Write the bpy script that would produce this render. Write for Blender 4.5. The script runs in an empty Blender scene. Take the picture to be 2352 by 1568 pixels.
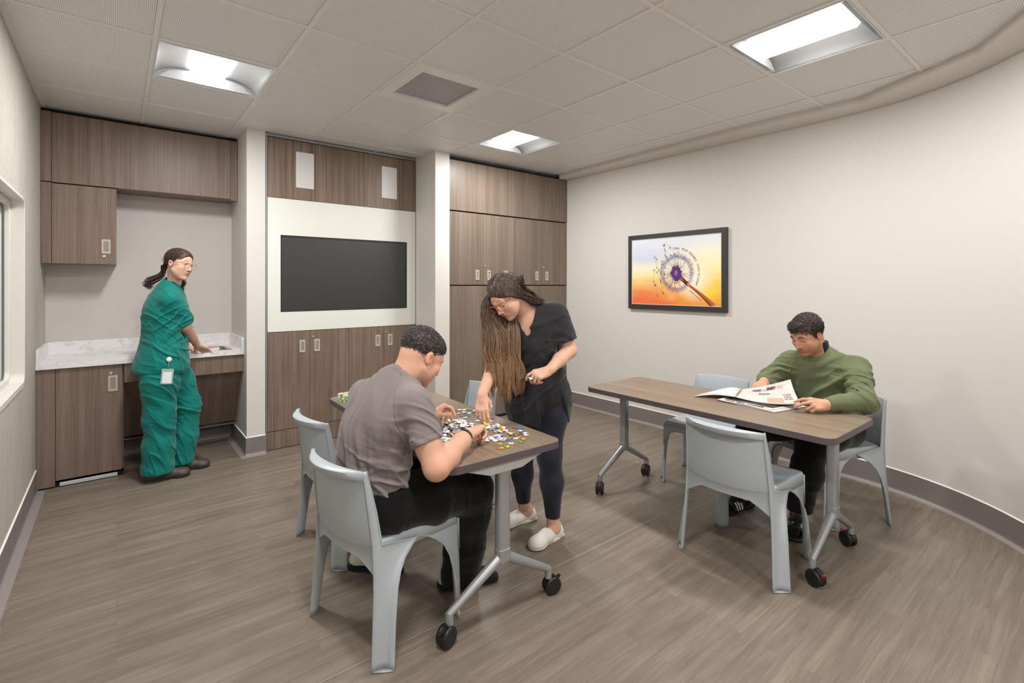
import bpy, bmesh, math, random
import numpy as np
from mathutils import Vector, Matrix
PI = math.pi
SC = bpy.context.scene
COL = SC.collection

# ---------------------------------------------------------------- camera, world, exposure
cam_data = bpy.data.cameras.new('camera')
cam_data.sensor_width = 36.0
cam_data.lens = 36.0 * 1132.5 / 2352
cam_data.shift_y = -(784 - 654.2) / 2352
cam_data.clip_start = 0.05
camera = bpy.data.objects.new('camera', cam_data)
COL.objects.link(camera)
camera.location = (0, 0, 1.43)
camera.rotation_euler = (PI / 2, 0, -math.radians(38.72))
SC.camera = camera
SC.view_settings.view_transform = 'Standard'
SC.view_settings.look = 'None'
SC.view_settings.gamma = 1
SC.view_settings.use_curve_mapping = False
SC.view_settings.exposure = 0.0
world = bpy.data.worlds.new('world')
SC.world = world
world.use_nodes = True
world.node_tree.nodes['Background'].inputs[0].default_value = (0.9, 0.95, 1, 1)
world.node_tree.nodes['Background'].inputs[1].default_value = 0.3
LAMP = 3.2           # radiance of the lens sides
WATT = 36.0          # downlight of each troffer lens
CEIL = 2.742
TP = 0.6096          # ceiling module

# ---------------------------------------------------------------- helpers
def lin(c):
    c = c / 255.0
    return c / 12.92 if c <= .04045 else ((c + .055) / 1.055) ** 2.4
def rgb(r, g, b): return (lin(r), lin(g), lin(b), 1)

def node(nt, t, **kw):
    n = nt.nodes.new(t)
    for k, v in kw.items():
        if k.startswith('i_'):
            key = k[2:]
            key = int(key) if key.isdigit() else key.replace('_', ' ')
            n.inputs[key].default_value = v
        else: setattr(n, k, v)
    return n
def mat(name, col=(.5, .5, .5, 1), rough=.5, metal=0.0, spec=.5, **kw):
    m = bpy.data.materials.new(name); m.use_nodes = True
    nt = m.node_tree; b = nt.nodes['Principled BSDF']
    b.inputs['Base Color'].default_value = col
    b.inputs['Roughness'].default_value = rough
    b.inputs['Metallic'].default_value = metal
    b.inputs['Specular IOR Level'].default_value = spec
    for k, v in kw.items(): b.inputs[k.replace('_', ' ')].default_value = v
    return m
def L(m): return m.node_tree, m.node_tree.nodes['Principled BSDF'], m.node_tree.links.new
def coords(nt, scale=(1, 1, 1), kind='Object', rot=(0, 0, 0), rnd=0.0):
    tc = node(nt, 'ShaderNodeTexCoord'); mp = node(nt, 'ShaderNodeMapping')
    mp.inputs['Scale'].default_value = scale; mp.inputs['Rotation'].default_value = rot
    nt.links.new(tc.outputs[kind], mp.inputs['Vector'])
    if rnd:
        oi = node(nt, 'ShaderNodeObjectInfo'); mu = node(nt, 'ShaderNodeMath', operation='MULTIPLY', i_1=rnd)
        nt.links.new(oi.outputs['Random'], mu.inputs[0]); nt.links.new(mu.outputs[0], mp.inputs['Location'])
    return mp.outputs['Vector']
def ramp(nt, fac, stops):
    r = node(nt, 'ShaderNodeValToRGB'); e = r.color_ramp.elements
    while len(e) < len(stops): e.new(.5)
    for k, (p, c) in enumerate(stops): e[k].position = p; e[k].color = c
    nt.links.new(fac, r.inputs[0]); return r.outputs[0]
def noise(nt, vec, scale=5, detail=4, rough=.5, dist=0):
    n = node(nt, 'ShaderNodeTexNoise', i_Scale=scale, i_Detail=detail, i_Roughness=rough, i_Distortion=dist)
    nt.links.new(vec, n.inputs['Vector']); return n.outputs['Fac']
def math_(nt, op, a, b=None):
    n = node(nt, 'ShaderNodeMath', operation=op)
    for k, v in enumerate((a, b)):
        if v is None: continue
        if isinstance(v, (int, float)): n.inputs[k].default_value = v
        else: nt.links.new(v, n.inputs[k])
    return n.outputs[0]
def mixc(nt, fac, a, b, mode='MIX'):
    n = node(nt, 'ShaderNodeMix', data_type='RGBA', blend_type=mode)
    for k, v in ((0, fac), (6, a), (7, b)):
        if isinstance(v, (int, float, tuple)): n.inputs[k].default_value = v
        else: nt.links.new(v, n.inputs[k])
    return n.outputs[2]
def bump(m, h, strength=.3, dist=.002):
    nt, b, ln = L(m); n = node(nt, 'ShaderNodeBump', i_Strength=strength, i_Distance=dist)
    ln(h, n.inputs['Height']); ln(n.outputs[0], b.inputs['Normal'])

def wood(name, c0, c1, c2, grain='z', fine=170.0, rough=.42, streak=22.0):
    """laminate with fine straight grain along one axis"""
    m = mat(name, c1, rough, spec=.35); nt, b, ln = L(m)
    sc = {'z': (1, 1, .012), 'x': (.012, 1, 1), 'y': (1, .012, 1), 'zy': (1, .012, .012)}[grain]
    v = coords(nt, sc, rnd=7.0)
    a = noise(nt, v, fine, 3, .6); s = noise(nt, v, streak, 2, .5); w = noise(nt, coords(nt, (1, 1, 1), rnd=3.0), 3.0, 2)
    f = math_(nt, 'ADD', math_(nt, 'MULTIPLY', a, .55), math_(nt, 'MULTIPLY', s, .35))
    f = math_(nt, 'ADD', f, math_(nt, 'MULTIPLY', w, .10))
    ln(ramp(nt, f, [(.33, c0), (.5, c1), (.68, c2)]), b.inputs['Base Color'])
    bump(m, a, .08, .0006)
    return m

def link(o, parent=None):
    COL.objects.link(o)
    if parent is not None: o.parent = parent
    return o
def empty(name, loc=(0, 0, 0), rz=0.0):
    o = bpy.data.objects.new(name, None); o.empty_display_size = .05
    COL.objects.link(o); o.location = loc; o.rotation_euler = (0, 0, rz); return o
def tag(o, label=None, cat=None, group=None, kind=None):
    if label: o['label'] = label
    if cat: o['category'] = cat
    if group: o['group'] = group
    if kind: o['kind'] = kind
    return o
def thing(name, label, cat, loc=(0, 0, 0), rz=0.0, group=None):
    return tag(empty(name, loc, rz), label, cat, group)
def from_np(name, V, Fq, material=None, parent=None, smooth=True, mats=None, midx=None):
    me = bpy.data.meshes.new(name)
    V = np.asarray(V, np.float32); Fq = np.asarray(Fq, np.int32)
    n = Fq.shape[1]
    me.vertices.add(len(V)); me.vertices.foreach_set('co', V.ravel())
    me.loops.add(Fq.size); me.loops.foreach_set('vertex_index', Fq.ravel())
    me.polygons.add(len(Fq)); me.polygons.foreach_set('loop_start', np.arange(len(Fq), dtype=np.int32) * n)
    me.update(calc_edges=True)
    me.validate()
    if smooth: me.polygons.foreach_set('use_smooth', np.ones(len(me.polygons), bool))
    if material: me.materials.append(material)
    o = bpy.data.objects.new(name, me); return link(o, parent)

class MB:
    """collects simple solids, links them as ONE mesh object"""
    def __init__(s): s.v = []; s.f = []; s.mi = []; s.m = 0
    def add(s, V, F):
        o = len(s.v); s.v += [tuple(p) for p in V]; s.f += [tuple(i + o for i in f) for f in F]; s.mi += [s.m] * len(F)
    def box(s, x0, x1, y0, y1, z0, z1):
        V = [(x, y, z) for x in (x0, x1) for y in (y0, y1) for z in (z0, z1)]
        s.add(V, [(0, 1, 3, 2), (4, 6, 7, 5), (0, 4, 5, 1), (2, 3, 7, 6), (0, 2, 6, 4), (1, 5, 7, 3)]); return s
    def prism(s, poly, a, b, axis='z'):
        """polygon extruded along an axis; poly in the other two axes, in order"""
        n = len(poly)
        def P(p, t):
            return {'z': (p[0], p[1], t), 'y': (p[0], t, p[1]), 'x': (t, p[0], p[1])}[axis]
        V = [P(p, a) for p in poly] + [P(p, b) for p in poly]
        s.add(V, [tuple(range(n))[::-1], tuple(range(n, 2 * n))] + [(i, (i + 1) % n, n + (i + 1) % n, n + i) for i in range(n)]); return s
    def ring(s, outer, inner, a, b, axis='z'):
        n = len(outer)
        def P(p, t):
            return {'z': (p[0], p[1], t), 'y': (p[0], t, p[1]), 'x': (t, p[0], p[1])}[axis]
        V = [P(p, t) for t in (a, b) for q in (outer, inner) for p in q]
        F = []
        for i in range(n):
            j = (i + 1) % n
            F += [(i, n + i, n + j, j), (2 * n + i, 2 * n + j, 3 * n + j, 3 * n + i), (i, j, 2 * n + j, 2 * n + i), (n + i, 3 * n + i, 3 * n + j, n + j)]
        s.add(V, F); return s
    def tube(s, pts, r, n=12, cap=True, flat=1.0, up=None):
        """swept tube; r a number or a list; flat squashes it"""
        pts = [Vector(p) for p in pts]; R = r if hasattr(r, '__len__') else [r] * len(pts)
        o = len(s.v); prev = None; V = []
        for i, p in enumerate(pts):
            t = (pts[min(i + 1, len(pts) - 1)] - pts[max(i - 1, 0)]).normalized()
            if prev is None: a = (Vector(up) if up else (Vector((0, 0, 1)) if abs(t.z) < .9 else Vector((1, 0, 0))))
            else: a = prev
            a = (a - t * a.dot(t)).normalized(); prev = a; b = t.cross(a)
            for k in range(n):
                w = 2 * PI * k / n; V.append(p + a * math.cos(w) * R[i] * flat + b * math.sin(w) * R[i])
        F = []
        for i in range(len(pts) - 1):
            for k in range(n):
                k2 = (k + 1) % n; F.append((i * n + k, i * n + k2, (i + 1) * n + k2, (i + 1) * n + k))
        if cap: F += [tuple(range(n))[::-1], tuple((len(pts) - 1) * n + k for k in range(n))]
        s.add(V, F); return s
    def lathe(s, prof, c=(0, 0, 0), n=24, axis='z'):
        """profile (radius, height) turned round an axis"""
        V = []
        for r, h in prof:
            for k in range(n):
                w = 2 * PI * k / n; a, b = r * math.cos(w), r * math.sin(w)
                q = {'z': (a, b, h), 'y': (a, h, b), 'x': (h, a, b)}[axis]
                V.append((q[0] + c[0], q[1] + c[1], q[2] + c[2]))
        F = [(i * n + k, i * n + (k + 1) % n, (i + 1) * n + (k + 1) % n, (i + 1) * n + k) for i in range(len(prof) - 1) for k in range(n)]
        F += [tuple(range(n))[::-1], tuple((len(prof) - 1) * n + k for k in range(n))]
        s.add(V, F); return s
    def grid(s, P):
        """P: rows of points"""
        n, m = len(P), len(P[0])
        s.add([p for r in P for p in r], [(i * m + j, (i + 1) * m + j, (i + 1) * m + j + 1, i * m + j + 1) for i in range(n - 1) for j in range(m - 1)]); return s
    def build(s, name, mats, parent=None, bevel=0.0, smooth=False, solid=0.0, sub=0, seg=2, ang=40, off=0.0):
        me = bpy.data.meshes.new(name); me.from_pydata(s.v, [], s.f)
        for m in (mats if isinstance(mats, (list, tuple)) else [mats]): me.materials.append(m)
        me.polygons.foreach_set('material_index', s.mi)
        bm = bmesh.new(); bm.from_mesh(me); bmesh.ops.remove_doubles(bm, verts=bm.verts, dist=1e-5)
        bmesh.ops.recalc_face_normals(bm, faces=bm.faces); bm.to_mesh(me); bm.free()
        if smooth or bevel: me.polygons.foreach_set('use_smooth', [True] * len(me.polygons))
        o = link(bpy.data.objects.new(name, me), parent)
        if sub:
            q = o.modifiers.new('sub', 'SUBSURF'); q.levels = sub; q.render_levels = sub
        if solid:
            q = o.modifiers.new('solid', 'SOLIDIFY'); q.thickness = solid; q.offset = off
        if bevel:
            q = o.modifiers.new('bevel', 'BEVEL'); q.width = bevel; q.segments = seg; q.limit_method = 'ANGLE'; q.angle_limit = math.radians(ang)
            q.harden_normals = True
        elif smooth:
            me.set_sharp_from_angle(angle=math.radians(ang))
        return o
def rrect(x0, x1, y0, y1, r, n=6):
    P = []
    for cx, cy, a in ((x1 - r, y1 - r, 0), (x0 + r, y1 - r, 90), (x0 + r, y0 + r, 180), (x1 - r, y0 + r, 270)):
        for k in range(n + 1):
            w = math.radians(a + 90 * k / n); P.append((cx + r * math.cos(w), cy + r * math.sin(w)))
    return P
def struct(name, mb, m, **kw):
    o = mb.build(name, m, **kw); o['kind'] = 'structure'; return o
def copy_tree(o, parent=None):
    c = o.copy(); COL.objects.link(c)
    if parent is not None: c.parent = parent
    for ch in list(o.children): copy_tree(ch, c)
    return c

# ---------------------------------------------------------------- materials of the room
M = {}
def paint(name, c, rough=.6, b=.12):
    m = mat(name, c, rough, spec=.3); nt, bs, ln = L(m)
    v = coords(nt); bump(m, noise(nt, v, 320, 2), b, .0006); return m
M['paint'] = paint('warm off white wall paint', rgb(214, 209, 203), .5)
M['paint_cool'] = paint('greige alcove paint', rgb(206, 199, 195), .6)
M['soffit'] = paint('soffit paint', rgb(222, 216, 209))
M['wood'] = wood('walnut laminate', rgb(104, 86, 76), rgb(126, 107, 96), rgb(142, 124, 111), streak=30)
M['wood_slope'] = wood('walnut laminate on the slope', rgb(104, 86, 76), rgb(126, 107, 96), rgb(142, 124, 111), 'zy', streak=30)
M['wood_zebra'] = wood('striped walnut laminate', rgb(94, 77, 66), rgb(123, 105, 92), rgb(148, 130, 115), streak=34)
M['veneer'] = wood('grey brown veneer', rgb(101, 86, 75), rgb(118, 104, 92), rgb(137, 122, 109), fine=90, rough=.38, streak=9)
M['dark_gap'] = mat('dark gap', rgb(30, 26, 24), .9)
M['alu'] = mat('brushed aluminium trim', rgb(165, 168, 170), .35, .8)
M['white_panel'] = mat('white glass panel', rgb(226, 227, 219), .28, spec=.5)
M['handle'] = mat('beige plastic pull', rgb(186, 176, 162), .4)
M['handle_in'] = mat('beige plastic pull recess', rgb(150, 140, 128), .5)
M['chrome'] = mat('lock chrome', rgb(220, 220, 220), .18, 1.0)
M['steel'] = mat('stainless steel', rgb(190, 188, 184), .25, 1.0)
M['white'] = mat('white enamel', rgb(228, 228, 228), .35)
M['rubber'] = mat('taupe rubber base', rgb(122, 112, 109), .45, spec=.4)
M['flange'] = mat('taupe cove toe', rgb(146, 137, 134), .35, spec=.5)
M['caulk'] = mat('white caulk line', rgb(235, 232, 228), .5)

def make_floor():
    m = mat('grey oak vinyl planks', rgb(140, 126, 113), .42, spec=.4); nt, b, ln = L(m)
    v = coords(nt)
    br = node(nt, 'ShaderNodeTexBrick', offset=.37, offset_frequency=2, i_Scale=1.0, i_Mortar_Size=.0006, i_Bias=0.0, i_Brick_Width=1.0, i_Row_Height=.076)
    br.inputs['Color1'].default_value = (0, 0, 0, 1); br.inputs['Color2'].default_value = (1, 1, 1, 1); br.inputs['Mortar'].default_value = (.5, .5, .5, 1)
    ln(v, br.inputs['Vector'])
    sep = node(nt, 'ShaderNodeSeparateXYZ'); ln(v, sep.inputs[0])
    off = math_(nt, 'MULTIPLY', br.outputs['Color'], 7.3)
    cmb = node(nt, 'ShaderNodeCombineXYZ')
    ln(math_(nt, 'ADD', sep.outputs[0], off), cmb.inputs[0]); ln(sep.outputs[1], cmb.inputs[1]); ln(off, cmb.inputs[2])
    def sc(s):
        mp = node(nt, 'ShaderNodeMapping'); mp.inputs['Scale'].default_value = s; ln(cmb.outputs[0], mp.inputs[0]); return mp.outputs[0]
    g1 = noise(nt, sc((1.4, 22, 1)), 1.0, 5, .62, .6)
    g2 = noise(nt, sc((6, 150, 1)), 1.0, 3, .6)
    g3 = noise(nt, sc((2.2, 5, 1)), 1.0, 2, .5)
    f = math_(nt, 'ADD', math_(nt, 'MULTIPLY', g1, .55), math_(nt, 'ADD', math_(nt, 'MULTIPLY', g2, .25), math_(nt, 'MULTIPLY', g3, .2)))
    f = math_(nt, 'ADD', f, math_(nt, 'MULTIPLY', math_(nt, 'SUBTRACT', br.outputs['Color'], .5), .035))
    c = ramp(nt, f, [(.30, rgb(102, 91, 80)), (.46, rgb(119, 107, 95)), (.54, rgb(128, 116, 103)), (.72, rgb(146, 134, 120))])
    # dark little streaks
    g4 = noise(nt, sc((4.5, 60, 1)), 1.0, 2, .5, 1.5)
    c = mixc(nt, ramp(nt, g4, [(.64, (0, 0, 0, 1)), (.76, (.30, .30, .30, 1))]), c, rgb(96, 83, 73))
    c = mixc(nt, math_(nt, 'MULTIPLY', br.outputs['Fac'], .55), c, rgb(88, 76, 67))
    sy = math_(nt, 'ABSOLUTE', math_(nt, 'SUBTRACT', math_(nt, 'FRACT', math_(nt, 'DIVIDE', math_(nt, 'ADD', sep.outputs[1], 17.2425), 1.8150)), .5))
    c = mixc(nt, math_(nt, 'MULTIPLY', math_(nt, 'LESS_THAN', sy, .0008), .55), c, rgb(188, 178, 166))   # welded sheet seams
    ln(c, b.inputs['Base Color'])
    ln(ramp(nt, g3, [(.3, (.36,) * 3 + (1,)), (.7, (.5,) * 3 + (1,))]), b.inputs['Roughness'])
    bump(m, g2, .10, .0008)
    return m
M['floor'] = make_floor()

def make_vinyl():
    m = mat('woven beige wallcovering', rgb(200, 193, 183), .65, spec=.25); nt, b, ln = L(m)
    v = coords(nt, (1, 1, .18)); n1 = noise(nt, v, 260, 3, .6); n2 = noise(nt, coords(nt, (1, 1, .1)), 40, 2)
    f = math_(nt, 'ADD', math_(nt, 'MULTIPLY', n1, .7), math_(nt, 'MULTIPLY', n2, .3))
    ln(ramp(nt, f, [(.35, rgb(170, 163, 153)), (.65, rgb(196, 190, 182))]), b.inputs['Base Color'])
    bump(m, n1, .35, .001); return m
M['vinyl'] = make_vinyl()

def make_perf(name, base, hole, pitch, r, rough=.5):
    m = mat(name, base, rough, spec=.35); nt, b, ln = L(m)
    tc = node(nt, 'ShaderNodeTexCoord'); sep = node(nt, 'ShaderNodeSeparateXYZ'); ln(tc.outputs['Object'], sep.inputs[0])
    d = []
    for k in (0, 1):
        f = math_(nt, 'FRACT', math_(nt, 'ADD', math_(nt, 'DIVIDE', sep.outputs[k], pitch), 200.0)); g = math_(nt, 'SUBTRACT', f, .5)
        d.append(math_(nt, 'MULTIPLY', g, g))
    q = math_(nt, 'SQRT', math_(nt, 'ADD', d[0], d[1]))
    h = math_(nt, 'LESS_THAN', q, r)
    ln(mixc(nt, h, base, hole), b.inputs['Base Color']); return m
M['tile'] = make_perf('perforated ceiling tile', rgb(240, 239, 238), rgb(165, 160, 157), .0080, .25)
M['tbar'] = mat('ceiling grid enamel', rgb(234, 231, 228), .4)
M['vent_mesh'] = make_perf('perforated grille', rgb(205, 204, 203), rgb(70, 69, 69), .0105, .36)

# ---------------------------------------------------------------- room shell
XL, YB, YA = -.437, 5.302, 4.6           # left wall, alcove back wall, column front
XR = 4.262
ARC = [(XR, 4.6), (XR, 3.2), (XR, 2.2), (XR, 1.45)]
for k in range(1, 13):
    w = math.radians(48 * k / 12); ARC.append((2.932 + 1.33 * math.cos(w), 1.35 - 1.33 * math.sin(w)))
ARC += [(3.50, .05), (3.30, -.35), (3.2, -.9), (3.2, -2.6)]
fl = MB(); fl.box(XL - .3, XR + .3, -2.8, YB + .2, -.1, 0); struct('floor', fl, M['floor'])

def strip(path, z0, z1, off0=0.0, thick=.1, side=1):
    """wall strip along a plan path, thickened away from the room"""
    n = len(path); N = []
    for i in range(n):
        a = Vector(path[max(i - 1, 0)]); b = Vector(path[min(i + 1, n - 1)]); t = (b - a).normalized(); N.append(Vector((t.y, -t.x)) * side)
    mb = MB(); I = [Vector(p) - N[i] * off0 for i, p in enumerate(path)]; O = [p + N[i] * thick for i, p in enumerate(I)]
    rows = [[(p.x, p.y, z0) for p in I], [(p.x, p.y, z1) for p in I], [(p.x, p.y, z1) for p in O], [(p.x, p.y, z0) for p in O], [(p.x, p.y, z0) for p in I]]
    mb.grid(rows)
    for i in (0, n - 1): mb.add([rows[k][i] for k in range(4)], [(0, 1, 2, 3)])
    return mb
struct('wall_right', strip(ARC, 0, CEIL + .1, side=-1), M['paint'], smooth=True)
struct('wall_front', MB().box(XL - .1, XR + .1, -2.7, -2.6, 0, CEIL + .1), M['paint'])
# left wall with the window opening cut out
WY0, WY1, WZ0, WZ1 = 1.75, 4.118, .838, 1.942
lw = MB()
outer = [(-2.7, 0), (YB + .1, 0), (YB + .1, CEIL + .1), (-2.7, CEIL + .1)]
rr = rrect(WY0, WY1, WZ0, WZ1, .07, 6)
def frame_rect(mb, O, rr, x):
    """flat face with a rounded hole: four corner fans"""
    n = len(rr) // 4; y0, y1, z0, z1 = O
    cs = [(y1, z1), (y0, z1), (y0, z0), (y1, z0)]
    for c in range(4):
        seg = rr[c * n:(c + 1) * n]; nxt = rr[((c + 1) * n) % len(rr)]
        for i in range(n - 1): mb.add([(x, *cs[c]), (x, *seg[i]), (x, *seg[i + 1])], [(0, 1, 2)])
        mb.add([(x, *cs[c]), (x, *seg[-1]), (x, *nxt), (x, *cs[(c + 1) % 4])], [(0, 1, 2, 3)])
for x in (XL, XL - .09): frame_rect(lw, (-2.7, YB + .1, 0, CEIL + .1), rr, x)
n = len(rr)
lw.add([(XL, *p) for p in rr] + [(XL - .09, *p) for p in rr], [(i, (i + 1) % n, n + (i + 1) % n, n + i) for i in range(n)])
o = struct('wall_left', lw, M['vinyl'])
w1 = tag(empty('window_1', (XL, 2.93, 1.39)), kind='structure')
M['win_frame'] = mat('pale window frame', rgb(214, 209, 201), .45)
M['blind'] = mat('white blind behind glass', rgb(222, 226, 228), .5)
M['glass'] = bpy.data.materials.new('window glass'); M['glass'].use_nodes = True
_n = M['glass'].node_tree; _n.nodes.clear(); _o = node(_n, 'ShaderNodeOutputMaterial'); _m = node(_n, 'ShaderNodeMixShader'); _t = node(_n, 'ShaderNodeBsdfTransparent'); _g = node(_n, 'ShaderNodeBsdfGlossy'); _g.inputs['Roughness'].default_value = .03; 
_m.inputs[0].default_value = .06; _n.links.new(_t.outputs[0], _m.inputs[1]); _n.links.new(_g.outputs[0], _m.inputs[2]); _n.links.new(_m.outputs[0], _o.inputs[0])
def rel(P, dy, dz): return [(y - dy, z - dz) for y, z in P]
fr = MB(); O2 = rel(rrect(WY0 - .02, WY1 + .004, WZ0 - .012, WZ1 + .004, .075), 2.93, 1.39); I2 = rel(rrect(WY0 + .02, WY1 - .012, WZ0 + .02, WZ1 - .014, .055), 2.93, 1.39)
fr.ring(O2, I2, -.075, .010, 'x'); fr.build('window_frame', M['win_frame'], w1, bevel=.003)
fr = MB(); I3 = rel(rrect(WY0 + .05, WY1 - .05, WZ0 + .05, WZ1 - .05, .045), 2.93, 1.39); fr.ring(I2, I3, -.072, -.050, 'x'); fr.build('window_sash', M['win_frame'], w1, bevel=.003)
MB().prism(I2, -.089, -.084, 'x').build('blind', M['blind'], w1)
MB().prism(I2, -.066, -.063, 'x').build('pane', M['glass'], w1)
# alcove back wall, columns, soffit
struct('wall_back', MB().box(XL - .1, XR + .2, YB, YB + .12, 0, CEIL + .1), M['paint_cool'])
c = MB(); c.box(.847, .988, YA, YB, 0, CEIL + .02); struct('wall_column', c, M['paint'])
c = MB(); c.box(2.428, 2.590, 4.226, YB, 0, CEIL + .02); struct('wall_pier', c, M['paint'])
SOF = [(4.124, 4.243), (4.085, 3.2), (4.045, 2.0), (4.075, 1.18), (3.72, .52), (3.35, .28), (3.1, -.4), (3.0, -2.62)]
s = MB(); n = len(SOF)
top = [(x, y, CEIL + .02) for x, y in SOF]; bot = [(x, y, CEIL - .046) for x, y in SOF]; far = [(4.6, y, CEIL - .046) for x, y in SOF]
s.grid([top, bot, far])
struct('ceiling_soffit', s, M['soffit'])

# ceiling: grid bars and perforated tiles in one mesh; one cell is the vent, others are lights
X0, Y0 = .7697, 2.6192
LIGHTS = [(-1, 1), (3, 1), (3, -3), (-1, -3), (-1, -7), (1, -7)]
VENT = (1, 0)
ce = MB()
for i in range(-3, 7):
    for j in range(-9, 6):
        if (i, j) in LIGHTS or (i, j) == VENT: continue
        x, y = X0 + i * TP, Y0 + j * TP
        xa, xb, ya, yb = max(x, XL - .02), min(x + TP, XR + .3), y, min(y + TP, YB + .05)
        if xb - xa < .03 or yb - ya < .03: continue
        g = .0125
        h0 = CEIL + .003 + .004 * ((i * 7 + j * 3) % 3) / 2
        ce.m = 0; ce.box(xa + g, xb - g, ya + g + .0035, yb - g, h0, CEIL + .05)
        ce.m = 2; ce.box(xa + g - .012, xb - g + .012, ya + g - .012, yb - g + .012, CEIL + .052, CEIL + .056)
ce.m = 1
def bar(x0, x1, y0, y1): ce.box(x0, x1, y0, y1, CEIL, CEIL + .05)
for i in range(-2, 8):
    x = X0 + i * TP
    if XL - .05 < x < XR + .3: bar(x - .0115, x + .0115, -2.7, YB)
for j in range(-9, 6):
    y = Y0 + j * TP
    if -2.7 < y < YB: ce.box(XL, XR + .3, y - .0115, y + .0115, CEIL + .0004, CEIL + .05)
bar(XL, XL + .022, -2.7, YB)
cobj = struct('ceiling', ce, [M['tile'], M['tbar'], M['dark_gap']])
struct('ceiling_slab', MB().box(XL - .2, XR + .4, -2.8, YB + .2, CEIL + .12, CEIL + .2), M['paint'])

# troffer lights
M['lens'] = mat('lit acrylic lens', (1, 1, 1, 1), .4); b = M['lens'].node_tree.nodes['Principled BSDF']
b.inputs['Emission Color'].default_value = (1.0, .995, .985, 1); b.inputs['Emission Strength'].default_value = LAMP
M['refl'] = mat('white reflector enamel', rgb(226, 228, 230), .4)
def make_troffer():
    r = empty('recessed_ceiling_light'); h = TP / 2 - .0125
    q = MB(); q.ring(rrect(-h, h, -h, h, .001, 1), rrect(-h + .006, h - .006, -h + .006, h - .006, .001, 1), -.003, .10); q.box(-h, h, -h, h, .10, .104); q.build('housing', M['refl'], r)
    for s in (-1, 1):
        P = []
        for k in range(9):
            t = k / 8; a = t * PI / 2
            x = s * ((h - .006) - (h - .006 - .095) * (1 - math.cos(a))); z = .001 + .082 * math.sin(a)
            P.append([(x, -h + .006, z), (x, h - .006, z)])
        MB().grid(P).build('reflector', M['refl'], r, smooth=True, solid=.002)
    for s in (-1, 1):
        P = [(-h + .006, .002)]
        for k in range(11):
            t = -1 + 2 * k / 10; P.append((t * (h - .03), .002 + .075 * (1 - t * t) ** .5))
        P += [(h - .006, .002)]
        MB().prism([(p[0], p[1]) for p in P], s * (h - .030), s * (h - .026), 'y').build('end_panel', M['refl'], r)
    q = MB(); P = []; ne = 7
    ys = [(-1, 0.0), (-.985, .55), (-.95, .85), (-.88, 1), (.88, 1), (.95, .85), (.985, .55), (1, 0.0)]
    for yy, s in ys:
        row = []
        for k in range(13):
            a = PI * k / 12; row.append((math.cos(a) * .098 * max(s, .35), yy * (h - .034), .085 - (.085 + .004) * math.sin(a) ** .7 * s))
        P.append(row)
    q.grid(P); q.build('lens', M['lens'], r, smooth=True)
    la = bpy.data.lights.new('lens_light', 'AREA'); la.shape = 'RECTANGLE'; la.size = .165; la.size_y = .50; la.energy = WATT; la.color = (1.0, 1.0, .985)
    lo = link(bpy.data.objects.new('lens_light', la), r); lo.location = (0, 0, -.006)
    return r
proto = make_troffer()
lab = {(-1, 1): 'square recessed ceiling light with glowing centre lens, above the alcove sink counter', (3, 1): 'square recessed ceiling light with glowing centre lens, above the grey brown wall cabinets',
       (3, -3): 'square recessed ceiling light with glowing centre lens, largest one, above the right hand table'}
for k, (i, j) in enumerate(LIGHTS):
    o = proto if k == 0 else copy_tree(proto)
    o.location = (X0 + (i + .5) * TP, Y0 + (j + .5) * TP, CEIL)
    tag(o, lab.get((i, j), 'square recessed ceiling light overhead behind the camera'), 'ceiling light', 'recessed ceiling lights')
# return air vent
vt = thing('ceiling_vent', 'square return air vent with perforated grey grille and cream frame in the ceiling', 'air vent', (X0 + 1.5 * TP, Y0 + .5 * TP, CEIL))
h = TP / 2 - .0125
MB().ring(rrect(-h, h, -h, h, .002, 1), rrect(-.215, .215, -.215, .215, .002, 1), -.004, .03).build('frame', M['tbar'], vt, bevel=.002)
MB().box(-.22, .22, -.22, .22, .012, .02).build('grille', M['vent_mesh'], vt)

# ---------------------------------------------------------------- baseboards
def cove(name, path, side=-1, h=.152, toe=.05):
    N = []; n = len(path)
    for i in range(n):
        a = Vector(path[max(i - 1, 0)]); b = Vector(path[min(i + 1, n - 1)])
        if 0 < i < n - 1:
            t1 = (Vector(path[i]) - a).normalized(); t2 = (b - Vector(path[i])).normalized()
            m1 = Vector((t1.y, -t1.x)) * side; m2 = Vector((t2.y, -t2.x)) * side; m = (m1 + m2).normalized(); N.append(m / max(.3, m.dot(m1)))
        else: t = (b - a).normalized(); N.append(Vector((t.y, -t.x)) * side)
    prof = [(0, h, 0), (-.006, h, 0), (-.007, h - .004, 0), (-.007, .03, 0), (-.010, .016, 0), (-.018, .007, 1), (-toe, .004, 1), (-toe - .002, .0005, 1)]
    mb = MB()
    for k in range(len(prof) - 1):
        mb.m = prof[k + 1][2]
        mb.grid([[(p[0] + N[i].x * d, p[1] + N[i].y * d, z) for i, p in enumerate(path)] for d, z, _ in prof[k:k + 2]])
    mb.m = 2; mb.grid([[(p[0] + N[i].x * d, p[1] + N[i].y * d, z) for i, p in enumerate(path)] for d, z in ((0, h + .005), (-.0075, h + .001), (-.0075, h - .002))])
    return struct(name, mb, [M['rubber'], M['flange'], M['caulk']], smooth=True)
RB = [(p[0], p[1]) for p in ARC if p[1] < 4.3 or p[1] == 4.6][:]; RB[0] = (XR, 4.25)
cove('baseboard_right', RB, toe=.035)
cove('baseboard_left', [(XL, -2.6), (XL, 4.70)], side=-1)
cove('baseboard_back', [(.045, YB), (.847, YB), (.847, YA), (.990, YA)], side=-1)

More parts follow.
